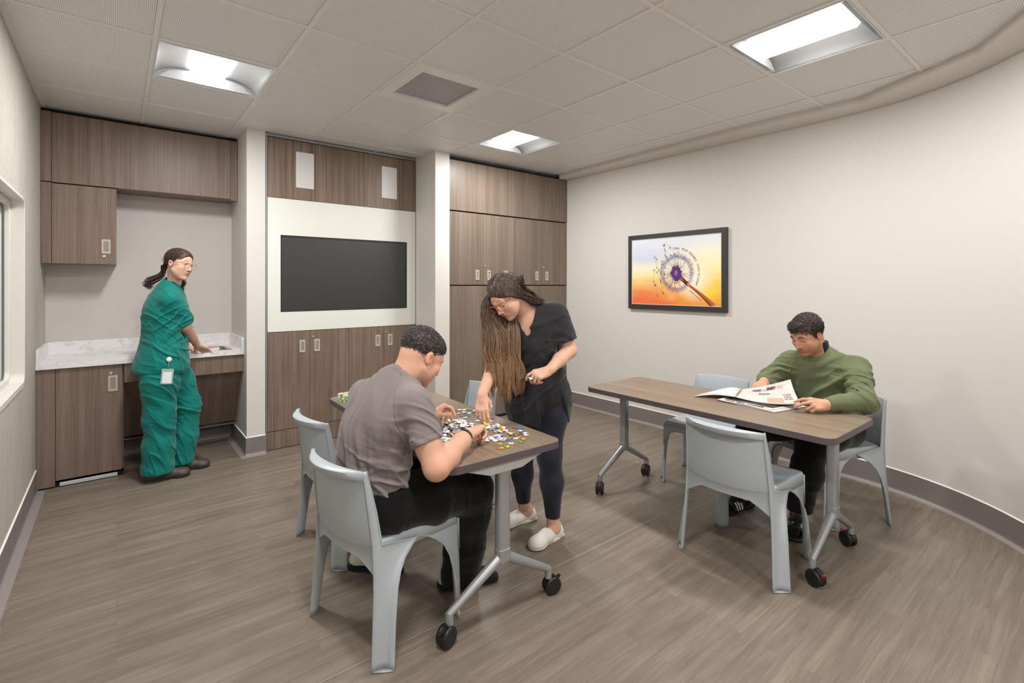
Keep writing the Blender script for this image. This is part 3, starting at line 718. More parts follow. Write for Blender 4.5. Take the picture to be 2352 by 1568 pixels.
# ---------------------------------------------------------------- tables
M['top'] = wood('taupe table laminate', rgb(112, 96, 81), rgb(132, 115, 98), rgb(148, 131, 114), 'y', 130, .36, 30)
M['edge'] = mat('dark table edge band', rgb(88, 79, 80), .4)
M['silver'] = mat('silver powder coat', rgb(168, 169, 171), .32, .55)
M['silver_l'] = mat('light grey plastic bracket', rgb(186, 186, 184), .45)
M['caster'] = mat('black caster', rgb(24, 24, 25), .42); M['red'] = mat('red brake tab', rgb(190, 40, 34), .4)
def make_table(loc, rz, hx, hy, spread, yl, brake, swivel, lb, wing=.085):
    t = thing('folding_table', lb, 'table', (loc[0], loc[1], 0), rz, 'tables on casters'); TZ = .72
    q = MB(); q.m = 1; q.prism(rrect(-hx, hx, -hy, hy, .055, 8), TZ - .032, TZ - .001)
    q.m = 0; q.prism(rrect(-hx + .004, hx - .004, -hy + .004, hy - .004, .051, 8), TZ - .002, TZ)
    q.build('tabletop', [M['top'], M['edge']], t, bevel=.0035, ang=60)
    MB().box(-.02, .02, -yl, yl, TZ - .058, TZ - .034).build('under_beam', M['silver_l'], t, bevel=.003)
    ci = 0
    for e in (-1, 1):
        y = e * yl
        leg = MB()
        leg.prism([(a, b + y) for a, b in rrect(-.030, .030, -.024, .024, .016, 5)], .27, TZ - .07)
        leg.prism([(a, b + y) for a, b in rrect(-.032, .032, -.026, .026, .016, 5)], .245, .30)
        lo = leg.build('leg_post', M['silver'], t, bevel=.002)
        w = MB(); w.prism([(-.215, TZ - .033), (.215, TZ - .033), (.215, TZ - .040), (wing, TZ - .085), (-wing, TZ - .085), (-.215, TZ - .040)], y - .032, y + .032, 'y'); w.build('bracket', M['silver_l'], t, bevel=.004)
        for s in (-1, 1):
            a = MB(); a.tube([(s * .004, y, .268), (s * .012, y, .262), (s * (spread - .006), y, .120), (s * (spread + .002), y, .114)], [.0235, .0235, .0155, .0150], 14, flat=1.0)
            a.tube([(s * spread, y, .122), (s * spread, y, .112), (s * spread, y, .076)], [.0155, .0165, .0165], 14)
            foot = a.build('foot_arm', M['silver'], t, smooth=True, ang=50)
            sw = math.radians(swivel[ci]); c = Vector((s * spread, y, 0)); off = Vector((math.cos(sw), math.sin(sw), 0)); ax = Vector((-math.sin(sw), math.cos(sw), 0)); cc = c + off * .018
            q = MB(); RR = .040
            mtx = Matrix((off, ax, Vector((0, 0, 1)))).transposed().to_4x4(); mtx.translation = (cc.x, cc.y, RR)
            for sd in (-1, 1):
                prof = [(.006, sd * .008), (RR - .002, sd * .008), (RR, sd * .011), (RR, sd * .021), (RR - .004, sd * .0255), (RR - .009, sd * .0262), (.004, sd * .0262)]
                n0 = len(q.v); q.lathe(prof, (0, 0, 0), 28, 'y')
                q.v[n0:] = [tuple(mtx @ Vector(v)) for v in q.v[n0:]]
            n0 = len(q.v); P = []
            for k in range(11):
                an = math.radians(-20 + 200 * k / 10); P.append([(math.cos(an) * (RR - .002), -.0075, math.sin(an) * (RR + .004)), (math.cos(an) * (RR - .002), .0075, math.sin(an) * (RR + .004)), (math.cos(an) * .015, .0075, math.sin(an) * .015), (math.cos(an) * .015, -.0075, math.sin(an) * .015), (math.cos(an) * (RR - .002), -.0075, math.sin(an) * (RR + .004))])
            q.grid(P); q.lathe([(.013, .032), (.015, .05), (.012, .056)], (-.018, 0, 0), 16); q.v[n0:] = [tuple(mtx @ Vector(v)) for v in q.v[n0:]]
            w_ = q.build('caster', M['caster'], t, smooth=True, ang=45)
            q = MB(); q.prism([(.028, .028), (.043, .036), (.048, .031), (.034, .018)], -.007, .007, 'y'); q.v = [tuple(mtx @ Vector(v)) for v in q.v]
            q.build('brake_tab', M[brake], w_, bevel=.0015)
            ci += 1
    return t
T1C = (1.318, 2.385); T1R = math.radians(-1.6)
make_table(T1C, T1R, .302, .762, .262, .700, 'caster', [200, -10, 160, 20], 'wheeled taupe table covered with scattered jigsaw pieces, dark edge and silver T legs')
make_table((2.862, 1.608), 0.0, .3025, .768, .262, .665, 'red', [250, 60, 215, 200], 'wheeled taupe table with a newspaper on it, dark edge and silver T legs')

# ---------------------------------------------------------------- implicit surfaces for bodies and clothes
_tab = np.random.RandomState(7).rand(32, 32, 32).astype(np.float32)
def vnoise(P):
    P = P.astype(np.float32); i = np.floor(P).astype(np.int32); f = P - i; f = f * f * (3 - 2 * f); i &= 31; j = (i + 1) & 31
    x0, y0, z0 = i.T; x1, y1, z1 = j.T; fx, fy, fz = f.T; T = _tab
    a = T[x0, y0, z0] * (1 - fx) + T[x1, y0, z0] * fx; b = T[x0, y1, z0] * (1 - fx) + T[x1, y1, z0] * fx
    c = T[x0, y0, z1] * (1 - fx) + T[x1, y0, z1] * fx; d = T[x0, y1, z1] * (1 - fx) + T[x1, y1, z1] * fx
    return (a * (1 - fy) + b * fy) * (1 - fz) + (c * (1 - fy) + d * fy) * fz
def A3(p): return np.array(p, np.float32)
def frame(loc, az=0.0, pitch=0.0, roll=0.0, s=1.0):
    """local +y looks along azimuth az (degrees, 0 = world +x), pitched up by pitch; x is the right side"""
    m = Matrix.Translation(Vector(loc)) @ Matrix.Rotation(math.radians(az - 90), 4, 'Z') @ Matrix.Rotation(math.radians(pitch), 4, 'X') @ Matrix.Rotation(math.radians(roll), 4, 'Y')
    return m @ Matrix.Scale(s, 4)
def frame_axes(loc, y, z, s=1.0):
    y = Vector(y).normalized(); z = Vector(z); x = y.cross(z).normalized(); z = x.cross(y)
    m = Matrix((x, y, z)).transposed().to_4x4(); m.translation = Vector(loc); return m @ Matrix.Scale(s, 4)
ID = Matrix.Identity(4)
class Shape:
    """ordered list of primitives, each added or carved with its own blend"""
    def __init__(s): s.p = []
    def cone(s, a, b, ra, rb=None, k=.01, T=ID, op=1): s.p.append(('c', T, A3(a), A3(b), ra, ra if rb is None else rb, k, op)); return s
    def ell(s, c, r, k=.01, T=ID, op=1, rot=None):
        if rot: T = T @ Matrix.Translation(Vector(c)) @ Matrix.Rotation(math.radians(rot[1]), 4, rot[0]); c = (0, 0, 0)
        s.p.append(('e', T, A3(c), A3(r), 0, 0, k, op)); return s
    def box(s, c, r, k=.01, T=ID, op=1, rd=.004): s.p.append(('b', T, A3(c), A3(r), rd, 0, k, op)); return s
    def path(s, pts, rs, k=.01, T=ID, op=1):
        for i in range(len(pts) - 1): s.cone(pts[i], pts[i + 1], rs[i], rs[i + 1], k, T, op)
        return s
    def half(s, p, n, k=.004): s.p.append(('h', ID, A3(p), A3(Vector(n).normalized()), 0, 0, k, -1)); return s   # removes the side n points to
    def fold(s, fn, band=.03): s.p.append(('f', fn, band)); return s
    def grow(s, o): s.p += o.p; return s
    def mesh(s, h=.004, pad=.02, clip=None):
        lo = A3((9, 9, 9)); hi = -lo
        boxes = []
        for q in s.p:
            if q[0] in 'hf': boxes.append(None); continue
            M4 = np.array(q[1], np.float32)
            if q[0] == 'c': pts = np.stack([q[2], q[3]]); R = max(q[4], q[5]); l, g = pts.min(0) - R, pts.max(0) + R
            else: l, g = q[2] - q[3], q[2] + q[3]
            C8 = np.array([(x, y, z) for x in (l[0], g[0]) for y in (l[1], g[1]) for z in (l[2], g[2])]) @ M4[:3, :3].T + M4[:3, 3]
            if q[0] == 'c':
                sc = np.linalg.norm(M4[:3, 0]); W2 = np.stack([q[2], q[3]]) @ M4[:3, :3].T + M4[:3, 3]; b = (W2.min(0) - R * sc, W2.max(0) + R * sc)
            else: b = (C8.min(0), C8.max(0))
            boxes.append(b)
            if q[7] > 0: lo = np.minimum(lo, b[0]); hi = np.maximum(hi, b[1])
        lo -= pad; hi += pad
        if clip: lo = np.maximum(lo, clip[0]); hi = np.minimum(hi, clip[1])
        n = np.ceil((hi - lo) / h).astype(int) + 1
        F = np.full(n, .05, np.float32)
        ax = [lo[i] + np.arange(n[i], dtype=np.float32) * h for i in range(3)]
        for q, b in zip(s.p, boxes):
            if q[0] == 'f':
                I = np.nonzero(np.abs(F) < q[2]); P = np.stack([ax[i][I[i]] for i in range(3)], 1); F[I] += q[1](P); continue
            if q[0] == 'h':
                d = ((ax[0] - q[2][0]) * q[3][0])[:, None, None] + ((ax[1] - q[2][1]) * q[3][1])[None, :, None] + ((ax[2] - q[2][2]) * q[3][2])[None, None, :]
                F = np.maximum(F, d); continue
            k = q[6]; m = k + 3 * h
            i0 = np.maximum(np.floor((b[0] - m - lo) / h).astype(int), 0); i1 = np.minimum(np.ceil((b[1] + m - lo) / h).astype(int) + 1, n)
            if (i1 <= i0).any(): continue
            sl = tuple(slice(a, c) for a, c in zip(i0, i1))
            X, Y_, Z_ = np.meshgrid(ax[0][sl[0]], ax[1][sl[1]], ax[2][sl[2]], indexing='ij')
            Mi = np.array(q[1].inverted(), np.float32); sc = float(np.linalg.norm(np.array(q[1])[:3, 0]))
            P = [Mi[r, 0] * X + Mi[r, 1] * Y_ + Mi[r, 2] * Z_ + Mi[r, 3] for r in range(3)] if q[1] is not ID else [X, Y_, Z_]
            if q[0] == 'c':
                a, bb = q[2], q[3]; ab = bb - a; L2 = float(ab @ ab) + 1e-12
                t = np.clip(((P[0] - a[0]) * ab[0] + (P[1] - a[1]) * ab[1] + (P[2] - a[2]) * ab[2]) / L2, 0, 1)
                d = np.sqrt((P[0] - a[0] - t * ab[0]) ** 2 + (P[1] - a[1] - t * ab[1]) ** 2 + (P[2] - a[2] - t * ab[2]) ** 2) - (q[4] + (q[5] - q[4]) * t)
            elif q[0] == 'e':
                c, r = q[2], q[3]; u = [(P[i] - c[i]) for i in range(3)]
                k0 = np.sqrt(sum((u[i] / r[i]) ** 2 for i in range(3))); k1 = np.sqrt(sum((u[i] / r[i] ** 2) ** 2 for i in range(3))) + 1e-6
                d = k0 * (k0 - 1) / k1
            else:
                c, r, rd = q[2], q[3], q[4]; u = [np.abs(P[i] - c[i]) - r[i] + rd for i in range(3)]
                d = np.sqrt(sum(np.maximum(v, 0) ** 2 for v in u)) + np.minimum(np.maximum(np.maximum(u[0], u[1]), u[2]), 0) - rd
            d *= sc; f = F[sl]
            if q[7] > 0: hh = np.maximum(k - np.abs(f - d), 0) / k; F[sl] = np.minimum(f, d) - hh * hh * k * .25
            else: d = -d; hh = np.maximum(k - np.abs(f - d), 0) / k; F[sl] = np.maximum(f, d) + hh * hh * k * .25
        F[0], F[-1], F[:, 0], F[:, -1], F[:, :, 0], F[:, :, -1] = (.05,) * 6
        return nets(F, lo, h)
def nets(F, lo, h):
    S = F < 0; c = np.zeros([v - 1 for v in F.shape], np.uint8)
    for a in (0, 1):
        for b in (0, 1):
            for d in (0, 1): c += S[a:a + c.shape[0], b:b + c.shape[1], d:d + c.shape[2]]
    I = np.nonzero((c > 0) & (c < 8)); N = len(I[0]); ids = np.full(c.shape, -1, np.int32); ids[I] = np.arange(N)
    off = [(a, b, d) for a in (0, 1) for b in (0, 1) for d in (0, 1)]
    val = np.stack([F[I[0] + a, I[1] + b, I[2] + d] for a, b, d in off], 1)
    acc = np.zeros((N, 3), np.float32); cnt = np.zeros(N, np.float32)
    for i in range(8):
        for j in range(i + 1, 8):
            if sum(abs(p - q) for p, q in zip(off[i], off[j])) != 1: continue
            m = (val[:, i] < 0) != (val[:, j] < 0); t = val[m, i] / (val[m, i] - val[m, j])
            acc[m] += A3(off[i]) + t[:, None] * (A3(off[j]) - A3(off[i])); cnt[m] += 1
    V = (np.stack(I, 1) + acc / cnt[:, None]) * h + lo
    Q = []
    for axi in range(3):
        sl0 = [slice(None)] * 3; sl1 = [slice(None)] * 3; sl0[axi] = slice(0, -1); sl1[axi] = slice(1, None)
        a, b = S[tuple(sl0)], S[tuple(sl1)]; E = np.nonzero(a != b); inside = a[E]
        u, v = [(1, 2), (2, 0), (0, 1)][axi]
        def cell(du, dv):
            e = [x.copy() for x in E]; e[u] = e[u] - du; e[v] = e[v] - dv; return ids[tuple(e)]
        ok = (E[u] > 0) & (E[v] > 0) & (E[u] < c.shape[u]) & (E[v] < c.shape[v])
        E = tuple(e[ok] for e in E); inside = inside[ok]
        q = np.stack([cell(1, 1), cell(0, 1), cell(0, 0), cell(1, 0)], 1)
        q[~inside] = q[~inside][:, ::-1]; Q.append(q)
    return V, np.concatenate(Q)
def relax(V, Q, it=2, lam=.5):
    n = len(V); e = np.concatenate([Q[:, [0, 1]], Q[:, [1, 2]], Q[:, [2, 3]], Q[:, [3, 0]]]); e = np.concatenate([e, e[:, ::-1]])
    deg = np.bincount(e[:, 0], minlength=n).astype(np.float32)[:, None]
    for _ in range(it):
        s = np.stack([np.bincount(e[:, 0], V[e[:, 1], k], minlength=n) for k in range(3)], 1); V = V + lam * (s / deg - V)
    return V
def solid(name, shp, m, parent, h=.004, it=2, paint=None, clip=None, tris=None):
    V, Q = shp.mesh(h, clip=clip); V = relax(V, Q, it)
    o = from_np(name, V, Q, m, None)
    if paint is not None:
        at = o.data.color_attributes.new('tint', 'FLOAT_COLOR', 'POINT'); Cc = np.ones((len(o.data.vertices), 4), np.float32)
        Cc[:, :3] = paint(V.astype(np.float32))[:len(Cc)]; at.data.foreach_set('color', Cc.ravel())
    if parent is not None:
        o.parent = parent; o.matrix_parent_inverse = Matrix.Translation(parent.location).inverted()
    return o
def local(P, T):
    Mi = np.array(T.inverted(), np.float32); return P @ Mi[:3, :3].T + Mi[:3, 3]

def skin_mat(name, base, red=(.78, .30, .22)):
    m = mat(name, base, .56, spec=.26, Subsurface_Weight=.12, Subsurface_Scale=.012); nt, b, ln = L(m)
    b.inputs['Subsurface Radius'].default_value = (1, .35, .2)
    at = node(nt, 'ShaderNodeAttribute', attribute_name='tint')
    v = coords(nt); n1 = noise(nt, v, 26, 3); n2 = noise(nt, v, 160, 3)
    c = mixc(nt, math_(nt, 'MULTIPLY', math_(nt, 'SUBTRACT', n1, .42), .55), base, (base[0] * .97, base[1] * .86, base[2] * .82, 1))
    c = mixc(nt, 1.0, c, at.outputs['Color'], 'MULTIPLY'); ln(c, b.inputs['Base Color'])
    bump(m, n2, .12, .0008); return m

# ---------------------------------------------------------------- anatomy
def head(sh, T, fem=False, ears=True, open_=False):
    w = .94 if fem else 1.0
    sh.ell((0, -.018, .034), (.0735 * w, .093, .080), .01, T)
    sh.ell((0, .036, .004), (.063 * w, .053, .076), .03, T)
    sh.ell((0, .040, -.052), (.051 * w, .046, .056), .025, T)
    for s in (-1, 1):
        sh.cone((s * (.045 if fem else .051), .004, -.054), (s * .020, .062, -.100), .012 if fem else .014, .012, .03, T)
        sh.ell((s * .040 * w, .062, -.026), (.022, .018, .018), .02, T); sh.ell((s * .036 * w, .040, -.055), (.022, .030, .030), .03, T)
        sh.cone((s * .044 * w, .072, .019), (s * .012, .083, .015), .009, .010, .014, T)
    sh.ell((0, .077, -.102), (.018 * w, .013, .014), .018, T)
    sh.ell((0, .070, -.040), (.030, .019, .030), .02, T); sh.ell((0, .074, -.066), (.026, .019, .020), .016, T)
    for s in (-1, 1):
        sh.ell((s * .031, .094, .000), (.017, .011, .0105), .012, T, op=-1)
        sh.ell((s * .031, .0735, -.001), (.0160, .0135, .0120), .004, T)
        if open_: sh.ell((s * .031, .092, -.002), (.0130, .012, .0042), .0015, T, op=-1)
    sh.path([(0, .086, .010), (0, .096, -.010), (0, .106, -.031)], [.0070, .0070, .0080], .010, T)
    sh.ell((0, .1065, -.035), (.0100, .0095, .0090), .006, T)
    for s in (-1, 1): sh.ell((s * .0115, .097, -.039), (.0070, .0095, .0070), .005, T)
    sh.ell((0, .0925, -.0610), (.0205, .0070, .0046), .004, T); sh.ell((0, .0910, -.0700), (.0175, .0075, .0056), .004, T)
    sh.cone((-.020, .0965, -.0652), (.020, .0965, -.0652), .0014, .0014, .003, T, op=-1)
    if ears:
        for s in (-1, 1):
            sh.ell((s * .0745 * w, -.008, -.008), (.0090, .0175, .0290), .006, T, rot=('X', 12))
            sh.ell((s * .0855 * w, -.004, -.004), (.006, .0105, .0185), .004, T, op=-1, rot=('X', 12))
def hand(sh, T, side, curl, thumb, s=1.0, spread=(.10, .02, -.05, -.12), k=.004):
    """T: wrist frame, +y to the fingers, +z back of the hand, x to the right; side=+1 when the thumb is on +x. curl: (mcp,pip,dip) degrees per finger; thumb: list of joint points"""
    base = [(.031, .086), (.010, .091), (-.011, .087), (-.029, .078)]; lens = [(.040, .025, .019), (.044, .028, .020), (.041, .026, .020), (.031, .020, .018)]; rad = [.0092, .0094, .0088, .0077]
    for (x, y) in base: sh.cone((x * .55 * side * s, .012 * s, -.002), (x * side * s, (y - .004) * s, -.001), .0135 * s, .0118 * s, .010, T)
    sh.ell((.022 * side * s, .030 * s, -.012 * s), (.016 * s, .028 * s, .014 * s), .012, T); sh.ell((-.022 * side * s, .035 * s, -.008 * s), (.013 * s, .032 * s, .012 * s), .012, T)
    sh.cone((0, -.02, 0), (0, .03 * s, -.001), .023 * s, .022 * s, .012, T)
    for f in range(4):
        p = Vector((base[f][0] * side * s, base[f][1] * s, 0)); ang = 0; c = curl[f]; r = rad[f] * s; sp = spread[f] * side
        for j in range(3):
            ang += math.radians(c[j]); d = Vector((math.sin(sp) * math.cos(ang), math.cos(sp) * math.cos(ang), -math.sin(ang))); q = p + d * lens[f][j] * s
            sh.cone(p, q, r * (1 - .08 * j), r * (.93 - .09 * j), k if j else .008, T); p = q
    P = [Vector((a * side * s, b * s, c * s)) for a, b, c in thumb]
    sh.path(P, [.0145 * s, .0115 * s, .0105 * s, .0085 * s][:len(P)], .006, T)
def eyes(parent, T, gaze=(0, 0), iris=rgb(70, 50, 35), open_=1.0):
    """white ball with an iris, showing between the lids"""
    for s in (-1, 1):
        q = MB(); q.m = 0; q.lathe([(.0118 * math.sin(a), -.0118 * math.cos(a)) for a in np.linspace(.02, PI - .42, 14)], (0, 0, 0), 24, 'y'); q.m = 1
        q.lathe([(.0118 * math.sin(a), -.0118 * math.cos(a)) for a in np.linspace(PI - .42, PI - .17, 4)], (0, 0, 0), 24, 'y'); q.m = 2
        q.lathe([(.0119 * math.sin(a), -.0119 * math.cos(a)) for a in np.linspace(PI - .17, PI - .01, 3)], (0, 0, 0), 16, 'y')
        Te = T @ Matrix.Translation((s * .031, .0738, -.001)) @ Matrix.Rotation(math.radians(gaze[0]), 4, 'Z') @ Matrix.Rotation(math.radians(gaze[1]), 4, 'X')
        q.v = [tuple(Te @ Vector(v)) for v in q.v]
        o = q.build('eye', [M['eyewhite'], mat('iris', iris, .2), M['pupil']], None, smooth=True); o.parent = parent; o.matrix_parent_inverse = Matrix.Translation(parent.location).inverted()
M['eyewhite'] = mat('eye white', rgb(225, 218, 212), .2); M['pupil'] = mat('pupil', rgb(12, 10, 10), .15)
def face_paint(T, brow=(.30, .22, .18), lip=(.80, .52, .52), lash=.25, stubble=0.0, browz=.026, extra=None, lid=True, open_=False, bold=0):
    def f(P):
        p = local(P, T); x, y, z = p.T; ax = np.abs(x); C = np.ones((len(P), 3), np.float32)
        def mix(mask, col):
            m = np.clip(mask, 0, 1)[:, None]; C[:] = C * (1 - m) + A3(col) * C * m
        head_ = (z > -.13) & (z < .14) & (ax < .1) & (y > -.13) & (y < .14)
        fr = head_ & (y > .045)
        mix(np.where(fr, np.exp(-((ax - .042) / .020) ** 2 - ((z + .036) / .020) ** 2), 0) * .45, (1, .80, .76))     # cheeks
        mix(np.where(fr, np.exp(-((ax) / .014) ** 2 - ((z + .036) / .012) ** 2), 0) * .4, (1, .80, .76))
        if stubble:
            s_ = np.where(head_ & (y > -.01), np.clip((-.045 - z) / .02, 0, 1) * np.clip(1 - np.exp(-((ax / .024) ** 2 + ((z + .066) / .010) ** 2)), 0, 1), 0) * stubble; mix(s_, (.62, .56, .54))
            mix(np.where(fr, np.exp(-((ax) / .022) ** 2 - ((z + .053) / .005) ** 2), 0) * stubble, (.6, .55, .53))
        bz = browz + .006 - 30 * (ax - .030) ** 2 * (.4 + .6 * (ax > .03))
        mix(np.where(fr, np.clip(1.6 - np.abs(z - bz) / (.0026 + .0012 * bold), 0, 1) * np.clip((ax - .011) / .004, 0, 1) * np.clip((.050 - ax) / .008, 0, 1), 0) * .95, brow)
        if lid:
            lz = -.0075 + 22 * (ax - .031) ** 2
            mix(np.where(fr, np.clip(1.7 - np.abs(z - lz) / .0016, 0, 1) * np.clip((.0155 - np.abs(ax - .031)) / .003, 0, 1), 0), (lash,) * 3)
            mix(np.where(fr, np.exp(-((ax - .031) / .016) ** 2 - ((z - .004) / .008) ** 2), 0) * .35, (.86, .72, .70))
        if open_:
            lz = .0034 - 22 * (ax - .031) ** 2; mix(np.where(fr, np.clip(1.8 - np.abs(z - lz) / .0014, 0, 1) * np.clip((.0165 - np.abs(ax - .031)) / .003, 0, 1), 0), (.14, .10, .09))
            mix(np.where(fr, np.exp(-((ax - .031) / .017) ** 2 - ((z - .008) / .006) ** 2), 0) * .4, (.80, .66, .62))
        mix(np.where(fr & (y > .08), np.clip(1.5 - ((ax / .0225) ** 2 + ((z + .0655) / .0098) ** 2), 0, 1), 0), lip)
        mix(np.where(fr & (y > .07), np.clip(1.5 - np.abs(z + .0655) / .0013, 0, 1) * np.clip((.022 - ax) / .003, 0, 1), 0), (.45, .30, .30))
        mix(np.where(fr & (y > .08), np.clip(1.4 - (((ax - .0075) / .0042) ** 2 + ((z + .0455) / .0028) ** 2), 0, 1), 0), (.45, .28, .26))
        er = head_ & (y < .03) & (ax > .066) & (np.abs(z + .004) < .035); mix(np.where(er, .35, 0), (1, .78, .74)); mix(np.where(head_ & (ax > .074), np.clip(1.3 - (((y + .004) / .0095) ** 2 + ((z + .003) / .0165) ** 2), 0, 1), 0) * .75, (.74, .50, .46))  # redder ears; shade of the ear hollow painted in as a darker oval
        if extra: extra(P, p, mix)
        return C
    return f
def locks(name, strands, m, parent, n=8, sub=4):
    """hair locks: each (points, radius, flat) a tapered tube, merged into one mesh"""
    q = MB()
    for pts, r, fl_ in strands:
        # smooth the guide with Catmull-Rom
        P = [Vector(p) for p in pts]; S = []
        for i in range(len(P) - 1):
            p0, p1, p2, p3 = P[max(i - 1, 0)], P[i], P[i + 1], P[min(i + 2, len(P) - 1)]
            for k in range(sub):
                t = k / sub; S.append(.5 * ((2 * p1) + (p2 - p0) * t + (2 * p0 - 5 * p1 + 4 * p2 - p3) * t * t + (3 * p1 - p0 - 3 * p2 + p3) * t ** 3))
        S.append(P[-1]); N = len(S) - 1
        q.tube(S, [max(r * (min(1, .35 + 4 * i / N) * (1 - (i / N) ** 3 * .93)), .0004) for i in range(N + 1)], n, flat=fl_)
    me = bpy.data.meshes.new(name); me.from_pydata(q.v, [], q.f); me.materials.append(m); me.polygons.foreach_set('use_smooth', [True] * len(me.polygons))
    o = link(bpy.data.objects.new(name, me), None)
    if parent is not None: o.parent = parent; o.matrix_parent_inverse = Matrix.Translation(parent.location).inverted()
    return o
ZM = ([-.13, -.06, -.035, -.020, .006, .014, .030, .038, .056, .080, .11], [-.062, -.056, -.030, .020, .022, -.006, -.002, .030, .052, .068, .08])
def scalp(T, n, length, flow, r, seed=1, lift=.003, zmin=ZM, pts=3, jit=.25, off=0.0, peak=.30):
    """short strands rooted on the skull; flow(x, y, z) gives the combing direction in the head frame"""
    rd = random.Random(seed); S = []; R3 = Vector((.0765, .0965, .0845)); c = Vector((0, -.020, .036)); k = 0
    cb, rb = Vector((0, .030, .046)), Vector((.0630, .0560, .0585))
    def onto(p):
        v = (p - c).normalized(); t = 1 / math.sqrt((v.x / R3.x) ** 2 + (v.y / R3.y) ** 2 + (v.z / R3.z) ** 2)
        e = c - cb; A_ = sum((v[i] / rb[i]) ** 2 for i in range(3)); B_ = sum(v[i] * e[i] / rb[i] ** 2 for i in range(3)); C_ = sum((e[i] / rb[i]) ** 2 for i in range(3)) - 1; D_ = B_ * B_ - A_ * C_
        if D_ > 0: t2 = (-B_ + math.sqrt(D_)) / A_; t = max(t, t2) + max(0, .022 - abs(t - t2)) ** 2 / .088
        return c + v * t
    while k < n:
        v = Vector((rd.gauss(0, 1), rd.gauss(0, 1), rd.gauss(0, 1))).normalized(); p = onto(c + Vector((v.x * R3.x, v.y * R3.y, v.z * R3.z)))
        if p.z < np.interp(p.y, *zmin) + rd.gauss(0, .0015) - peak * max(0, .045 - abs(p.x)) * (p.y > .06): continue
        k += 1; d = Vector(flow(*p)) + Vector((rd.gauss(0, jit), rd.gauss(0, jit), rd.gauss(0, jit))); L_ = length * rd.uniform(.7, 1.2); P = [p - (p - c).normalized() * .002]; q = p; nrm = (p - c).normalized(); lf = rd.uniform(.3, 1) * lift + off
        for j in range(1, pts):
            nrm = (q - c).normalized(); t = (d - nrm * d.dot(nrm)); t = t.normalized() if t.length > 1e-4 else Vector((0, -1, 0)); q = onto(q + t * L_ / (pts - 1)); P.append(q + (q - c).normalized() * (lf * math.sin(PI * .75 * j / (pts - 1))))
        S.append(([T @ x for x in P], r * rd.uniform(.7, 1.2), .8))
    return S
def hair_mat(name, dark, mid, light, scale=(60, 60, 4)):
    m = mat(name, mid, .42, spec=.45); nt, b, ln = L(m)
    n1 = noise(nt, coords(nt, scale), 3.0, 4, .6); ln(ramp(nt, n1, [(.34, dark), (.52, mid), (.7, light)]), b.inputs['Base Color']); bump(m, n1, .45, .002)
    return m
def cloth(name, col, rough=.85, fine=500, dark=.82, big=14):
    m = mat(name, col, rough, spec=.2, Sheen_Weight=.15); nt, b, ln = L(m); v = coords(nt)
    n1 = noise(nt, v, fine, 2); n2 = noise(nt, v, big, 3)
    ln(mixc(nt, n2, (col[0] * dark, col[1] * dark, col[2] * dark, 1), (min(1, col[0] * 1.08), min(1, col[1] * 1.08), min(1, col[2] * 1.08), 1)), b.inputs['Base Color'])
    bump(m, math_(nt, 'ADD', math_(nt, 'MULTIPLY', n1, .12), n2), .35, .006); return m
def folds(origin, axis, freq, amp, warp=.6, rad=None, seed=0.0, an=.22):
    """irregular wrinkles: ridged noise squeezed across the fold direction, fading with distance from origin"""
    o = A3(origin); a = A3(Vector(axis).normalized()); f0 = freq / 2.7
    def f(P):
        q = P - o; t = q @ a; w = (vnoise(P * 7 + seed) - .5) * .06 * warp
        R = (q - t[:, None] * a) * (f0 * an) + ((t + w) * f0)[:, None] * a + seed * 1.7
        n = vnoise(R + 40); r = np.exp(-((n - .5) / .085) ** 2)
        n2 = vnoise(R * 1.9 + 60); r2 = np.exp(-((n2 - .5) / .12) ** 2)
        fade = 1.0 if rad is None else np.exp(-((q ** 2).sum(1)) / rad ** 2)
        return (-(r - .28 + .30 * (r2 - .5)) * amp * fade).astype(np.float32)
    return f
def seam(pt, n, rad, w=.0040, amp=.0030):
    """stitched seam: a shallow groove where a plane crosses the cloth near pt"""
    o = A3(pt); a = A3(Vector(n).normalized())
    def f(P):
        q = P - o; t = q @ a; return (amp * np.exp(-(t / w) ** 2) * ((q ** 2).sum(1) < rad ** 2) - amp * .5 * np.exp(-((t - w * 1.6) / w) ** 2) * ((q ** 2).sum(1) < rad ** 2)).astype(np.float32)
    return f

# ---------------------------------------------------------------- people
def glasses(parent, T, m, w=.056):
    q = MB()
    for s in (-1, 1):
        o = [Vector((s * .033 + x, .104, z - .003)) for x, z in rrect(-.0255, .0255, -.0200, .0185, .011, 5)]; o.append(o[0]); q.tube([T @ p for p in o], .0017, 8)
        q.tube([T @ Vector(p) for p in ((s * .058, .103, .008), (s * .068, .095, .010), (s * .0785, .03, .008), (s * .0790, -.005, .006), (s * .077, -.020, -.006))], .0013, 8)
    q.tube([T @ Vector(p) for p in ((-.009, .105, .006), (0, .109, .008), (.009, .105, .006))], .0013, 8)
    o = q.build('glasses', m, None, smooth=True); o.parent = parent; o.matrix_parent_inverse = Matrix.Translation(parent.location).inverted()
def adopt(o, parent): o.parent = parent; o.matrix_parent_inverse = Matrix.Translation(parent.location).inverted(); return o
b_now = [None]
def torso(sh, st, az, k=.03, rz=.055, pitch=0):
    if sh is b_now[0]: st = [(x, y, z, hw * .90, hd * .88) for x, y, z, hw, hd in st]
    st = sorted(st, key=lambda q: q[2]); Z_ = [q[2] for q in st]; n = max(2, int((Z_[-1] - Z_[0]) / .024))
    for z in np.linspace(Z_[0], Z_[-1], n):
        x, y, hw, hd = (float(np.interp(z, Z_, [q[i] for q in st])) for i in (0, 1, 3, 4)); sh.ell((0, 0, 0), (hw, hd, rz), k * .6, frame((x, y, float(z)), az, pitch))
